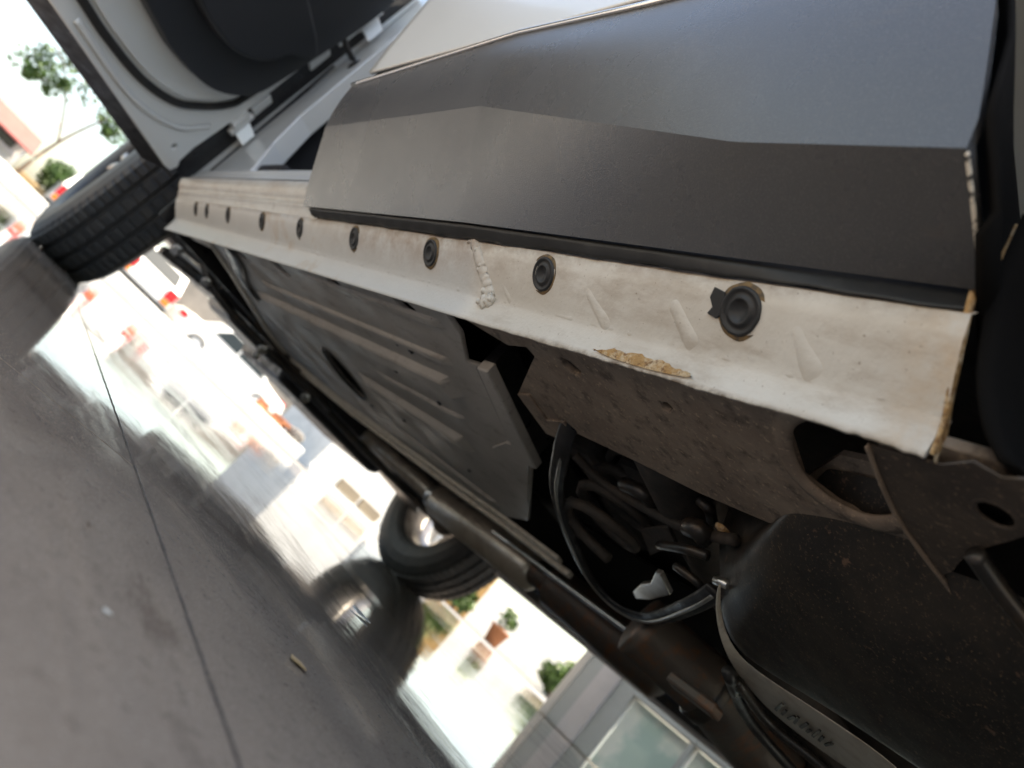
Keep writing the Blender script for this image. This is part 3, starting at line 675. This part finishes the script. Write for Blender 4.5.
# curved liner flap that hangs inside the arch beside the sill end
fl_p = [(1022, 215), (1004, 255), (986, 300), (978, 345), (976, 385), (983, 430), (998, 462)]
v = []; f = []
for i, p in enumerate(smooth_path([(a, b, 0) for a, b in fl_p], 5)):
    q = onx((p.x, p.y), .238+.0010*i); d = Vector((.12, -.045, .012)); v += [q, q+Vector((.004, -.006, 0)), q+d*.5, q+d]
m = 4; n = len(v)//4
for i in range(n-1):
    for k in range(3): f.append((i*4+k, i*4+k+1, i*4+k+5, i*4+k+4))
lf = obj('liner_flap', v, f, 'liner', ln, smooth=True); q = lf.modifiers.new('solid', 'SOLIDIFY'); q.thickness = .0025
P = [onx((p.x, p.y), .2445) for p in smooth_path([(1018, 226, 0), (1006, 252, 0), (990, 276, 0), (975, 292, 0)], 5)]
sweep('rust_lip', P, [(-.0012, -.001), (.0012, -.001), (.0012, .001), (-.0012, .001)], 'rust', car)

# fuel tank
tk = [((768, 523), .262), ((742, 545), .25), ((725, 572), .235), ((719, 600), .219), ((724, 632), .207), ((741, 659), .203), ((790, 688), .202), ((848, 724), .202), ((930, 780), .202)]
near = [Vector((.36, .245, .268)), Vector((.355, .24, .267)), Vector((.35, .22, .266)), Vector((.345, .2, .265)), Vector((.34, .18, .264)), Vector((.335, .16, .263)), Vector((.33, .13, .262)), Vector((.33, .09, .261)), Vector((.33, .03, .26))]
v = []; f = []; K = 10
for (p, z), q in zip(tk, near):
    e = onz(p, z)
    for k in range(K+1):
        t = k/K; r = q.lerp(e, t); r.z -= .012*math.sin(t*pi)*(.2+.8*min(1, (e-q).length/.2)); v.append(r)
n = len(tk)
for i in range(n-1):
    for k in range(K): f.append((i*(K+1)+k, i*(K+1)+k+1, (i+1)*(K+1)+k+1, (i+1)*(K+1)+k))
# front wall rolls up from the rim
base = len(v); ext = []
for i, (p, z) in enumerate(tk):
    e = onz(p, z); d = Vector((.02, .05, .05))
    ext += [e+d*.15+Vector((.001, .001, -.001)), e+d*.6, e+d]
v += ext
for i in range(n-1):
    a0, b0 = i*(K+1)+K, (i+1)*(K+1)+K; a, b = base+i*3, base+(i+1)*3
    f += [(a0, a, b, b0), (a, a+1, b+1, b), (a+1, a+2, b+2, b+1)]
tank = obj('fuel_tank', v, f, 'tank', under, smooth=True, sub=2); tag(tank, 'black dusty fuel tank')
# strip on the tank's lower edge: the ground's pale reflection put into its colour
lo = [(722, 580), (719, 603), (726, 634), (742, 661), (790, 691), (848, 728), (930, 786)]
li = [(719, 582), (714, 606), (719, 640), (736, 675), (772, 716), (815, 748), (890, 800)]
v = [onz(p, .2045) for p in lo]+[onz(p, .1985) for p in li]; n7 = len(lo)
tl = obj('tank_sheen_strip', v, [(i, i+1, n7+i+1, n7+i) for i in range(n7-1)], 'lip_sheen', tank, smooth=True, solid=.002, sub=2)
# raised moulding marks on the tank's lower lip
for k in range(9):
    q0 = (775+k*6.2, 708+k*4.4); a, b = onz(q0, .1985), onz((q0[0]+7-3*(k % 2), q0[1]-6+2*(k % 3)), .1985)
    c_ = onz((q0[0]+2.5, q0[1]+2.2), .1985); plate('moulded_mark', [a, c_, b+(c_-a), b], (0, 0, -.0015), 'tank', tl)
tube('tank_seam', [onz(p, .193) for p in ((738, 682), (768, 722), (812, 758), (850, 790))], .005, 'tank', tank, k=5)
tube('tank_pipe', [onz(p, .19) for p in ((728, 672), (748, 718), (785, 762), (820, 800))], .006, 'black', under, k=5)
tube('vent_nipple', [onz((728, 585), .226), onz((716, 580), .226)], .004, 'metal', tank, k=1)

# bent strap (handbrake cable guide) hanging by the member
P = smooth_path([onz((578, 412), .262), onz((568, 432), .248), onz((562, 455), .234), onz((558, 490), .224), onz((568, 530), .214), onz((590, 577), .206), onz((618, 606), .204), onz((650, 618), .208), onz((690, 605), .216), onz((716, 590), .224)], 6)
sweep('bent_strap', P, [(-.010, -.002), (-.007, -.004), (.007, -.003), (.009, 0), (.007, .002), (-.008, .0015)], 'black', under, upv=(0, 0, 1))
P2_ = [p+Vector((.007, .004, -.003)) for p in P[6:]]; sweep('strap_lip', P2_, circ(.0026, 8), 'metal', under)
# bright hanger and small fittings in the dark
hx = onz((655, 590), .222)
plate('hanger_bracket', [onz(p, .222) for p in ((633, 592), (640, 585), (650, 584), (655, 573), (660, 575), (670, 595), (650, 600), (636, 599))], (0, 0, .006), 'metal', under, bev=.001)
for a, b, z, r in (((660, 545), (708, 556), .238, .0045), ((624, 484), (652, 502), .262, .007), ((668, 480), (682, 503), .27, .004), ((690, 527), (704, 536), .25, .009), ((676, 566), (712, 600), .228, .004), ((700, 500), (712, 520), .27, .005)):
    tube('brake_line', [onz(a, z), onz(((a[0]+b[0])/2+3, (a[1]+b[1])/2-1), z-.003), onz(b, z)], r, 'dmetal', under, k=4)
lathe('line_clip', [(0, -.004), (.006, -.003), (.007, 0)], frame_at(onz((723, 528), .26), (0, 0, 1)), 'rust', under, n=10)
for (p, z, s) in (((590, 470), .285, .05), ((610, 520), .29, .06), ((680, 470), .30, .05), ((640, 500), .275, .04), ((560, 520), .28, .05), ((700, 560), .27, .05)):
    c = onz(p, z); box('spring_seat', (c.x-s, c.y-s*.7, z), (c.x+s, c.y+s*.7, z+.03), 'coat', under, bev=.012)
# twist beam, coil spring, hoses that tie the fittings together
tube('twist_beam', [(.44, .44, .285), (.62, .47, .282), (.9, .49, .280), (1.45, .49, .280)], .030, 'coat', under, n=18, k=4)
hc_ = onz((612, 512), .25); tube('coil_spring', [Vector((hc_.x+.042*cos(t*.55), hc_.y+.042*sin(t*.55), .215+.0022*t)) for t in range(48)], .0060, 'coat', under, n=8, k=1)
tube('brake_hose', [onz(p, .262-.003*i) for i, p in enumerate(((575, 455), (600, 480), (640, 505), (690, 530), (735, 540)))], .005, 'coat', under, k=6)
plate('hose_bracket', [onz(p, .250) for p in ((640, 530), (668, 527), (676, 545), (650, 556))], (0, 0, .004), 'coat', under, bev=.001)
# exhaust: resonator, pipe, clamp; prop shaft tunnel
def cyl(name, a, b, r, mat, parent, n=28, caps=True, prof=None):
    a = Vector(a); b = Vector(b); L = (b-a).length; fr = frame_at(a, b-a, (0, 0, 1))
    return lathe(name, prof(r, L) if prof else [(0, 0), (r*.75, .0), (r, .012), (r, L-.012), (r*.75, L), (0, L)], fr, mat, parent, n=n)
ex = cyl('exhaust_resonator', (1.21, 1.70, .238), (1.21, 1.24, .238), .047, 'exhaust', under, 40)
cyl('exhaust_pipe', (1.12, 2.3, .262), (1.21, 1.69, .240), .024, 'exhaust', under)
cyl('exhaust_collar', (1.206, 1.74, .240), (1.21, 1.70, .239), .034, 'metal', ex)
mu = cyl('exhaust_muffler', (1.23, 1.20, .245), (1.30, .88, .240), .050, 'rustpipe', under, 32)
tube('exhaust_pipe', [(1.21, 1.25, .24), (1.22, 1.21, .242), (1.24, 1.16, .245)], .03, 'rustpipe', under, k=3)
rp = [onz(p, .205) for p in ((640, 625), (672, 655), (710, 690), (745, 735), (785, 775), (830, 815))]
tube('rear_pipe', rp, .040, 'rustpipe', under, n=20, k=5)
for t in (2, 4):
    q = Vector(rp[t]); d = (Vector(rp[t])-Vector(rp[t-1])).normalized(); lathe('pipe_clamp', [(.041, -.011), (.044, -.010), (.044, .010), (.041, .011)], frame_at(q, d), 'dmetal', under, n=24)
sl = onz((695, 695), .165)
box('pipe_bracket', (sl.x-.012, sl.y-.03, .158), (sl.x+.012, sl.y+.03, .170), 'rustpipe', under, bev=.003)
plate('heat_shield', [(.82, .5, .285), (1.5, .5, .285), (1.5, 2.0, .285), (.82, 2.0, .285)], (0, 0, .003), 'liner', under)
# far side: member, floor, rocker with bright flange
box('far_member', (1.46, .2, .250), (1.54, 2.05, .30), 'liner', under, bev=.006)
box('far_floor', (1.54, .1, .272), (1.79, 2.1, .28), 'liner', under)
strip('far_sill', [(1.745, .262), (1.752, .247), (1.762, .242), (1.80, .262), (1.83, .275), (1.845, .30), (1.85, .36), (1.84, .45)], .12, 2.02, 'black', car, 4)
box('far_flange', (1.745, .12, .239), (1.7478, 2.0, .262), 'dmetal', car)
strip('far_lip', [(1.797, .252), (1.797, .238), (1.801, .2350), (1.806, .2355), (1.806, .250)], .12, 2.0, 'greypale', car, 2); strip('far_lip', [(1.812, .257), (1.812, .236), (1.816, .2335), (1.820, .2340), (1.821, .257)], .12, 2.0, 'pan', car, 2)
for y in (.9, 1.25):
    box('flange_tab', (1.741, y, .236), (1.7455, y+.08, .262), 'pan', car)
tube('fuel_line', [(1.13, .45, .245), (1.13, 1.0, .243), (1.13, 1.35, .246)], .006, 'metal', under, k=3)
tube('fuel_line', [(1.42, .9, .243), (1.42, 1.3, .245), (1.42, 2.0, .243)], .007, 'metal', under, k=3)

# front subframe and suspension in the dark behind the left wheel
sf = obj('front_subframe', [], [], 'black', under)
box('subframe_beam', (.50, 2.12, .235), (1.62, 2.26, .30), 'black', sf, bev=.015)
box('engine_sump', (.85, 2.25, .19), (1.35, 2.75, .5), 'black', sf, bev=.03)
box('gearbox', (.62, 2.3, .215), (.86, 2.62, .45), 'dmetal', sf, bev=.03)
tube('anti_roll_bar', [(.45, 2.18, .26), (.55, 2.14, .225), (.8, 2.13, .222), (1.3, 2.13, .222), (1.6, 2.15, .23)], .012, 'dmetal', sf, k=6)
for sx, xi in ((.40, .62), (1.70, 1.48)):
    plate('control_arm', [(sx, 2.44, .215), (sx, 2.52, .215), (xi, 2.62, .235), (xi, 2.18, .235)], (0, 0, .03), 'black', sf, bev=.008)
    tube('drive_shaft', [(sx, 2.48, .33), ((sx+xi)/2, 2.48, .32), (xi+.05*(1 if xi > sx else -1), 2.48, .31)], .016, 'dmetal', sf, k=3)
    tube('tie_rod', [(sx, 2.36, .25), ((sx+xi)/2, 2.33, .26), (xi, 2.3, .27)], .009, 'metal', sf, k=3)
    lathe('coil_strut', [(.0, 0), (.05, 0), (.055, .2), (.06, .25), (0, .3)], Matrix.Translation((lerp(sx, xi, .25), 2.48, .36)), 'black', sf, n=20)
for p, z, s in (((212, 262), .25, .010), ((262, 350), .228, .012), ((272, 345), .228, .010), ((256, 356), .23, .008), ((305, 398), .23, .012), ((176, 250), .24, .012), ((206, 282), .24, .010)):
    q = ony(p, 2.11); lathe('subframe_bolt', [(0, .012), (s*.8, .012), (s, .004), (s*1.3, .003), (s*1.3, -.01)], frame_at(q, (-.2, -1, -.5)), 'metal', sf, n=6, smooth=False)
tube('subframe_stay', [ony((240, 300), 2.1), ony((275, 345), 2.1), ony((330, 410), 2.08)], .010, 'dmetal', sf, k=3)
# front wheel arch liner: dark wall behind the left wheel well
plate('front_arch_liner', [(.245, 1.89, .24), (.60, 1.99, .24), (.62, 2.02, .8), (.24, 1.92, .8)], (0, .01, 0), 'black', car)
plate('mud_flap', [(.205, 1.93, .20), (.37, 1.97, .20), (.37, 1.975, .345), (.2, 1.935, .345)], (0, .006, 0), 'rubber', car) if False else None

# --- rest of the shell (roof, far side, ends): closes the car above what the photo shows
sh = obj('body_shell', [], [], 'silver', car)
plate('roof', [(.26, -.9, 1.60), (1.78, -.9, 1.60), (1.76, 1.3, 1.62), (.26, 1.3, 1.62)], (0, 0, .04), 'silver', sh, bev=.03)
plate('windscreen', [(.28, 1.3, 1.62), (1.74, 1.3, 1.62), (1.78, 2.0, 1.05), (.26, 2.0, 1.05)], (0, .01, .01), 'glass', sh)
plate('bonnet', [(.24, 1.99, 1.05), (1.82, 1.99, 1.05), (1.76, 3.05, .92), (.30, 3.05, .92)], (0, 0, -.03), 'silver', sh, bev=.01)
plate('front_fender', [(.16, 2.0, 1.03), (.16, 3.05, .9), (.16, 3.2, .45), (.16, 2.90, .36), (.16, 2.83, .60), (.16, 2.68, .76), (.16, 2.48, .82), (.16, 2.26, .76), (.16, 2.11, .60), (.16, 1.99, .42)], (.05, 0, 0), 'silver', sh, bev=.008)
plate('front_fender', [(1.85, 2.0, 1.03), (1.85, 3.05, .9), (1.85, 3.2, .45), (1.85, 2.88, .36), (1.85, 2.81, .60), (1.85, 2.66, .76), (1.85, 2.46, .82), (1.85, 2.24, .76), (1.85, 2.09, .60), (1.85, 1.97, .30)], (.04, 0, 0), 'silver', sh, bev=.008)
box('front_bumper', (.28, 3.0, .30), (1.80, 3.25, .92), 'clad', sh, bev=.04)
plate('far_side', [(1.86, -.4, .42), (1.86, 1.98, .36), (1.86, 2.0, 1.03), (1.86, -.9, 1.03), (1.86, -.8, .42)], (.05, 0, 0), 'silver', sh, bev=.008)
plate('side_glass', [(1.84, -.8, 1.04), (1.84, 1.98, 1.04), (1.70, 1.2, 1.6), (1.72, -.9, 1.6)], (.006, 0, 0), 'glass', sh)
plate('rear_quarter', [(.15, -.75, .42), (.15, -.72, .60), (.15, -.55, .77), (.15, -.3, .83), (.15, .0, .80), (.15, .22, .74), (.15, .425, .675), (.15, .445, 1.0), (.15, -1.0, 1.05), (.15, -1.05, .42)], (.04, 0, 0), 'silver', sh, bev=.006)
plate('quarter_glass', [(.165, -.95, 1.06), (.165, .44, 1.0), (.25, .5, 1.42), (.33, -.8, 1.58)], (.006, 0, 0), 'glass', sh)
box('tailgate', (.2, -1.1, .38), (1.85, -1.0, 1.6), 'silver', sh, bev=.03)
lathe('rear_tyre', [(.2, 0), (.3, 0), (.33, .02), (.335, .1), (.33, .19), (.3, .2), (.2, .2)], Matrix.Translation((.17, -.32, .335)) @ Matrix.Rotation(pi/2, 4, 'Y'), 'tyre', sh, n=48, closed=True)
lathe('rear_tyre', [(.2, 0), (.3, 0), (.33, .02), (.335, .1), (.33, .19), (.3, .2), (.2, .2)], Matrix.Translation((1.70, -.32, .335)) @ Matrix.Rotation(pi/2, 4, 'Y'), 'tyre', sh, n=48, closed=True)
v = []; f = []
for i in range(25):
    a = radians(2+176*i/24)
    for x in (.195, .30, .40): v.append((x, -.32+.425*cos(a), .335+.44*sin(a)))
for i in range(24):
    for k in range(2): f.append((i*3+k, i*3+k+1, i*3+k+4, i*3+k+3))
obj('wheel_well', v, f, 'liner', sh, smooth=True); plate('wheel_well_wall', [(.40, -.80, .28), (.40, .12, .28), (.40, .12, .9), (.40, -.80, .9)], (.006, 0, 0), 'liner', sh)
box('rear_floor', (.34, -1.0, .33), (1.75, -.15, .345), 'black', sh)

# ------------------------------------------------------------------ background

def leaves(name, blobs, n, size, mat, parent, seed=1):
    """crown of small bent leaf faces spread through uneven blobs (x, y, z, radius)"""
    r = random.Random(seed); v = []; f = []
    for k in range(n):
        bx, by, bz, br = r.choice(blobs); d = Vector((r.gauss(0, 1), r.gauss(0, 1), r.gauss(0, 1))).normalized()*br*(r.random()**.45)
        c = Vector((bx, by, bz))+d; a = Vector((r.gauss(0, 1), r.gauss(0, 1), r.gauss(0, .6))).normalized(); b = a.cross(Vector((r.gauss(0, 1), r.gauss(0, 1), r.gauss(0, 1)))).normalized()
        s_ = size*r.uniform(.6, 1.3); i0 = len(v)
        v += [c-a*s_, c+b*s_*.45, c+a*s_, c-b*s_*.45]; f.append((i0, i0+1, i0+2, i0+3))
    return obj(name, v, f, mat, parent)
def limb(name, pts, r0, r1, parent): return sweep(name, smooth_path(pts, 5), circ(1, 9), 'bark', parent, scale=lambda t: lerp(r0, r1, t))
G = -.02
# white hatchback, tail towards us
def hatch(name, x0, x1, y0, L, label, group='cars parked in the yard', h=1.5, paint='white'):
    c = empty(name, ((x0+x1)/2, y0+L/2, G), label, 'car', group); w = x1-x0; xm = (x0+x1)/2
    prof = [(0, .32), (-.02, .55), (.03, .92), (.22, 1.02), (.55, h), (L*.55, h-.02), (L*.74, 1.0), (L-.1, .85), (L, .6), (L-.03, .3)]
    v = []; f = []; xs = [(x0+.06, .97), (x0, 1), (x1, 1), (x1-.06, .97)]; m = len(prof)
    for (x, q) in ((x0+.05, 1), (x0, 1), (x1, 1), (x1-.05, 1)):
        for (y, z) in prof: v.append((lerp(x, xm, .12 if z > 1.2 else 0), y0+y, G+z))
    for a in range(3):
        for j in range(m): f.append((a*m+j, a*m+(j+1) % m, (a+1)*m+(j+1) % m, (a+1)*m+j))
    f += [tuple(range(m)), tuple(range(3*m, 4*m))]
    obj('body', v, f, paint, c, bev=.05, seg=3)
    plate('rear_window', [(x0+.22, y0+.235, G+1.06), (x1-.22, y0+.235, G+1.06), (x1-.3, y0+.475, G+1.42), (x0+.3, y0+.475, G+1.42)], (0, -.012, 0), 'glass', c)
    for x in (x0+.04, x1-.34):
        t = box('tail_lamp', (x, y0-.035, G+.66), (x+.30, y0+.10, G+.96), 'red', c, bev=.02); box('indicator', (x+.02, y0-.045, G+.50), (x+.26, y0+.02, G+.64), 'orange', t, bev=.01)
    box('bumper', (x0+.03, y0-.09, G+.24), (x1-.03, y0+.05, G+.46), 'rubber', c, bev=.03)
    box('number_plate', (xm-.26, y0-.03, G+.64), (xm+.26, y0-.005, G+.76), 'greypale', c)
    for x in (x0+.05, x1-.23):
        for y in (y0+.75, y0+L-.8): lathe('wheel', [(.0, .04), (.2, .04), (.22, 0), (.31, .02), (.31, .16), (.22, .18), (.2, .14), (0, .14)], Matrix.Translation((x, y, G+.31)) @ Matrix.Rotation(pi/2, 4, 'Y'), 'tyre', c, n=24)
    for x in (x0+.025, x1-.035): plate('side_window', [(x, y0+.75, G+1.02), (x, y0+L*.70, G+1.02), (x+(.08 if x < xm else -.08), y0+L*.54, G+1.38), (x+(.08 if x < xm else -.08), y0+.8, G+1.38)], (.01, 0, 0), 'glass', c)
    return c
kb = box('kerb', (-8, 12.2, G), (5.9, 13.6, .20), 'wallwhite', None, bev=.02); center(kb); tag(kb, 'raised white concrete kerb before the parked cars', 'kerb')
hatch('parked_car', 3.1, 4.8, 22, 3.9, 'white hatchback parked with red tail lamps between the tyre and the saloon')
hatch('parked_car', 1.0, 2.7, 23, 3.9, 'silver hatchback parked beside the white hatchback, half behind the tyre', paint='silver')
hatch('parked_car', 9.6, 11.3, 24, 4.0, 'dark grey hatchback parked next to the white saloon', paint='clad')
# white saloon side on
def saloon(x0, y0, L):
    c = empty('parked_car', (x0+L/2, y0+.85, G), 'white saloon parked side-on behind the brick heap', 'car', 'cars parked in the yard'); 
    prof = [(0, .35), (.02, .75), (.25, .92), (.9, .95), (1.35, 1.38), (2.5, 1.42), (3.2, .98), (L-.1, .85), (L, .6), (L, .3)]
    plate('body', [(x0+a, y0, G+b) for a, b in prof], (0, 1.75, 0), 'white', c, bev=.06, seg=3)
    for a, b in ((1.0, 1.9), (1.96, 3.0)):
        plate('side_window', [(x0+a, y0-.01, G+.96), (x0+b, y0-.01, G+.96), (x0+min(b, 2.55), y0-.01, G+1.34), (x0+max(a, 1.38), y0-.01, G+1.34)], (0, .012, 0), 'glass', c)
    for a in (.85, L-.85):
        w = lathe('wheel', [(.0, .04), (.2, .04), (.22, 0), (.31, .02), (.31, .16), (.22, .18), (.2, .14), (0, .14)], Matrix.Translation((x0+a, y0-.02, G+.31)) @ Matrix.Rotation(-pi/2, 4, 'X'), 'tyre', c, n=24)
    box('tail_lamp', (x0-.03, y0-.02, G+.66), (x0+.18, y0+.25, G+.82), 'red', c, bev=.02)
    box('sill_trim', (x0+.9, y0-.015, G+.3), (x0+L-1, y0, G+.42), 'greypale', c)
saloon(5.2, 22.4, 4.2)
# heap of bricks and stones
hp = random.Random(5)
for k in range(12):
    x, y = hp.uniform(4.75, 5.35), hp.uniform(12.3, 12.7); z = .20 + (0 if k < 7 else .072)
    o = box('brick', (x, y, z), (x+.22, y+.1, z+.07), 'brick', None, bev=.006); center(o); o.rotation_euler.z = hp.uniform(-.6, .6)
    tag(o, 'orange brick lying flat on the white kerb in the heap' if k < 7 else 'orange brick lying on top of the loose heap', 'brick', 'bricks in the heap')
for k in range(9):
    x, y, r = hp.uniform(5.3, 5.75), hp.uniform(12.4, 12.9), hp.uniform(.07, .16); v = []; f = []
    bm = bmesh.new(); bmesh.ops.create_icosphere(bm, subdivisions=2, radius=r)
    for q in bm.verts: q.co *= hp.uniform(.82, 1.12); q.co.z *= .7
    me = bpy.data.meshes.new('stone'); bm.to_mesh(me); bm.free(); me.materials.append(M_('stone'))
    o = bpy.data.objects.new('stone', me); COL.objects.link(o); o.location = (x, y, .20+r*.55)
    tag(o, 'grey rubble stone lying beside the orange bricks', 'stone', 'rubble stones')
# low white building with beige shutters
wb = empty('white_building', (8.1, 15, G), 'low white building with beige vent shutters across the yard', 'building')
box('wall', (7.15, 14.2, G), (10.2, 17, 3.0), 'wallwhite', wb, bev=.02); box('plinth', (7.1, 14.0, G), (10.3, 14.2, .10), 'wallwhite', wb, bev=.01)
for x, z0, z1 in ((7.9, .14, .36), (8.6, .14, .36)):
    sh_ = box('shutter', (x, 14.15, z0), (x+.62, 14.19, z1), 'beige', wb)
    for k in range(4): box('shutter_slat', (x+.02, 14.135, z0+.01+k*.055), (x+.60, 14.15, z0+.05+k*.055), 'beige', sh_, bev=.005)
box('door', (9.4, 14.15, .1), (10.1, 14.19, 2.2), 'greywall', wb, bev=.01); box('roof', (7.0, 14.0, 3.0), (10.35, 17.1, 3.12), 'greypale', wb)
# yellow garden wall, pot and shrubs beyond the right wheel
yw = box('garden_wall', (8.2, 10.6, G), (13.5, 10.85, .75), 'wallwhite', None, bev=.02); center(yw); tag(yw, 'low white rendered garden wall behind the shrubs', 'wall')
yp = box('gate_pillar', (8.75, 10.3, G), (9.45, 10.58, .95), 'stucco', None, bev=.02); center(yp); tag(yp, 'ochre rendered pillar before the white garden wall', 'pillar')
pt = empty('plant_pot', (9.9, 9.9, G), 'terracotta pot with a small leafy plant before the white garden wall', 'pot')
lathe('pot', [(0, 0), (.13, 0), (.19, .3), (.21, .3), (.21, .34), (.17, .34), (.16, .28), (0, .27)], Matrix.Translation((9.9, 9.9, G)), 'brick', pt, n=24); leaves('foliage', [(9.9, 9.9, .5, .2)], 260, .05, 'leaf_pale', pt, 4)
for k, (x, y, r, lab) in enumerate(((11.6, 9.6, .55, 'bushy pale green shrub right of the terracotta pot'), (13.1, 10.0, .75, 'taller round shrub at the end of the white garden wall'), (8.7, 9.9, .35, 'small pale shrub left of the terracotta pot'))):
    sb = empty('shrub', (x, y, G), lab, 'shrub', 'shrubs along the white garden wall')
    leaves('foliage', [(x+hp.uniform(-.5, .5)*r, y+hp.uniform(-.5, .5)*r, G+r*hp.uniform(.6, 1.3), r*hp.uniform(.4, .6)) for _ in range(7)], 1300, .075, 'leaf_pale', sb, k+9)
    for a in range(3): limb('stem', [(x, y, G), (x+.1*(a-1), y, G+r*.5), (x+.25*(a-1), y+.05, G+r)], .02, .008, sb)
# far white boundary wall behind everything
bw = box('boundary_wall', (1.5, 24, G), (30, 24.3, 1.6), 'stone', None); center(bw); tag(bw, 'long grey boundary wall behind the parked cars', 'wall')
# left background: kiosk with maroon awning, tan kerb wall, bush, slim tree
kk = empty('kiosk', (-1.6, 27, G), 'small white kiosk under a maroon awning beyond the open door', 'kiosk')
box('wall', (-3.4, 26.4, G), (.0, 28.5, 2.2), 'wallwhite', kk); plate('awning', [(-3.6, 25.4, .95), (.15, 25.4, .95), (.05, 26.4, 1.45), (-3.5, 26.4, 1.45)], (0, 0, .05), 'roof', kk)
box('counter', (-3.2, 26.25, .62), (-.1, 26.4, .70), 'greypale', kk); box('hatch_opening', (-2.6, 26.36, .72), (-.3, 26.41, 1.2), 'glass', kk)
for x in (-3.4, -.02): tube('awning_post', [(x, 25.5, G), (x, 25.5, .95)], .03, 'greypale', kk, k=1)
kw = box('kerb_wall', (.15, 25.6, G), (1.45, 26.1, .52), 'cardboard', None, bev=.02); center(kw); tag(kw, 'tan low wall at the foot of the round bush', 'wall')
bu = empty('bush', (1.0, 26.3, G), 'round clipped green bush standing above the tan wall', 'bush')
leaves('foliage', [(1.0+hp.uniform(-.25, .25), 26.3+hp.uniform(-.2, .2), 1.0+hp.uniform(-.3, .35), .33) for _ in range(9)], 2600, .06, 'leaf', bu, 31); limb('stem', [(1.0, 26.3, G), (1.02, 26.3, .4), (1.0, 26.3, .9)], .05, .03, bu)
tr = empty('tree', (.25, 24, G), 'slim young tree with sparse hanging leaves beside the kiosk', 'tree')
limb('trunk', [(.25, 24, G), (.22, 24, 1.0), (.30, 24, 2.0), (.5, 24, 3.0)], .06, .03, tr); limb('branch', [(.26, 24, 1.6), (-.3, 24.1, 2.4), (-1.0, 24, 3.1), (-1.6, 24, 3.3)], .035, .012, tr)
limb('branch', [(-.6, 24, 2.7), (-.9, 24, 2.55), (-1.2, 24, 2.4)], .02, .008, tr)
leaves('crown', [(-1.15, 24, 2.7, .33), (-.85, 24.1, 2.45, .26), (-1.45, 24, 2.9, .3), (-.7, 23.9, 2.75, .22), (-1.3, 24, 2.35, .2), (.5, 24, 3.0, .3), (.75, 24, 2.75, .18), (-1.0, 24.2, 3.3, .35), (.1, 24, 3.5, .4), (.9, 24, 2.9, .35), (-.4, 24, 3.0, .5), (-1.6, 24, 2.5, .4)], 1500, .085, 'leaf', tr, 17)
# grey framed glass partition just beyond the car's far side
gp = empty('glass_partition', (2.4, 1.3, 0), 'grey framed glass partition standing beyond the far sill', 'partition')
for (y0, y1, mt, d) in ((1.905, 1.945, 'wallwhite', .004), (1.835, 1.905, 'greywall', .010), (1.745, 1.835, 'greypale', 0), (1.662, 1.745, 'greywall', .012)):
    box('post', (2.35+d, y0, 0), (2.45, y1, 2.2), mt, gp, bev=.006)
ya = 1.66
while ya > -.6:
    box('glass_pane', (2.375, ya-.265, .004), (2.383, ya-.004, .258), 'wglass', gp); box('rail', (2.35, ya-.29, .262), (2.42, ya, .33), 'greywall', gp, bev=.004)
    box('glass_pane', (2.375, ya-.265, .334), (2.383, ya-.004, 2.1), 'wglass', gp); box('mullion', (2.352, ya-.287, 0), (2.418, ya-.267, .26), 'greywall', gp, bev=.003)
    box('mullion', (2.352, ya-.287, .332), (2.418, ya-.267, 2.2), 'greywall', gp, bev=.003); ya -= .29
# litter on the floor
lt = random.Random(8)
for px_, py_, sz, mt, nm, lab, ct in ((360, 615, .012, 'wallwhite', 'paper_scrap', 'white scrap of paper on the floor by the far wheel', 'paper'), (107, 612, .0016, 'bead', 'grit', 'pale grit speck on the bare floor', 'grit'), (88, 525, .0022, 'bark', 'twig', 'dark bent twig on the floor slab', 'twig'), (298, 665, .006, 'cardboard', 'dry_leaf', 'tan dry leaf lying under the car', 'leaf')):
    c = onz((px_, py_), .0005); n = 7; pts = [c+Vector((sz*(1+.4*lt.uniform(-1, 1))*cos(2*pi*i/n)*(1 if nm != 'twig' else .25), sz*(1+.4*lt.uniform(-1, 1))*sin(2*pi*i/n), sz*.25*lt.random())) for i in range(n)]
    o = plate(nm, pts, (0, 0, sz*.08), mt); center(o); tag(o, lab, ct)
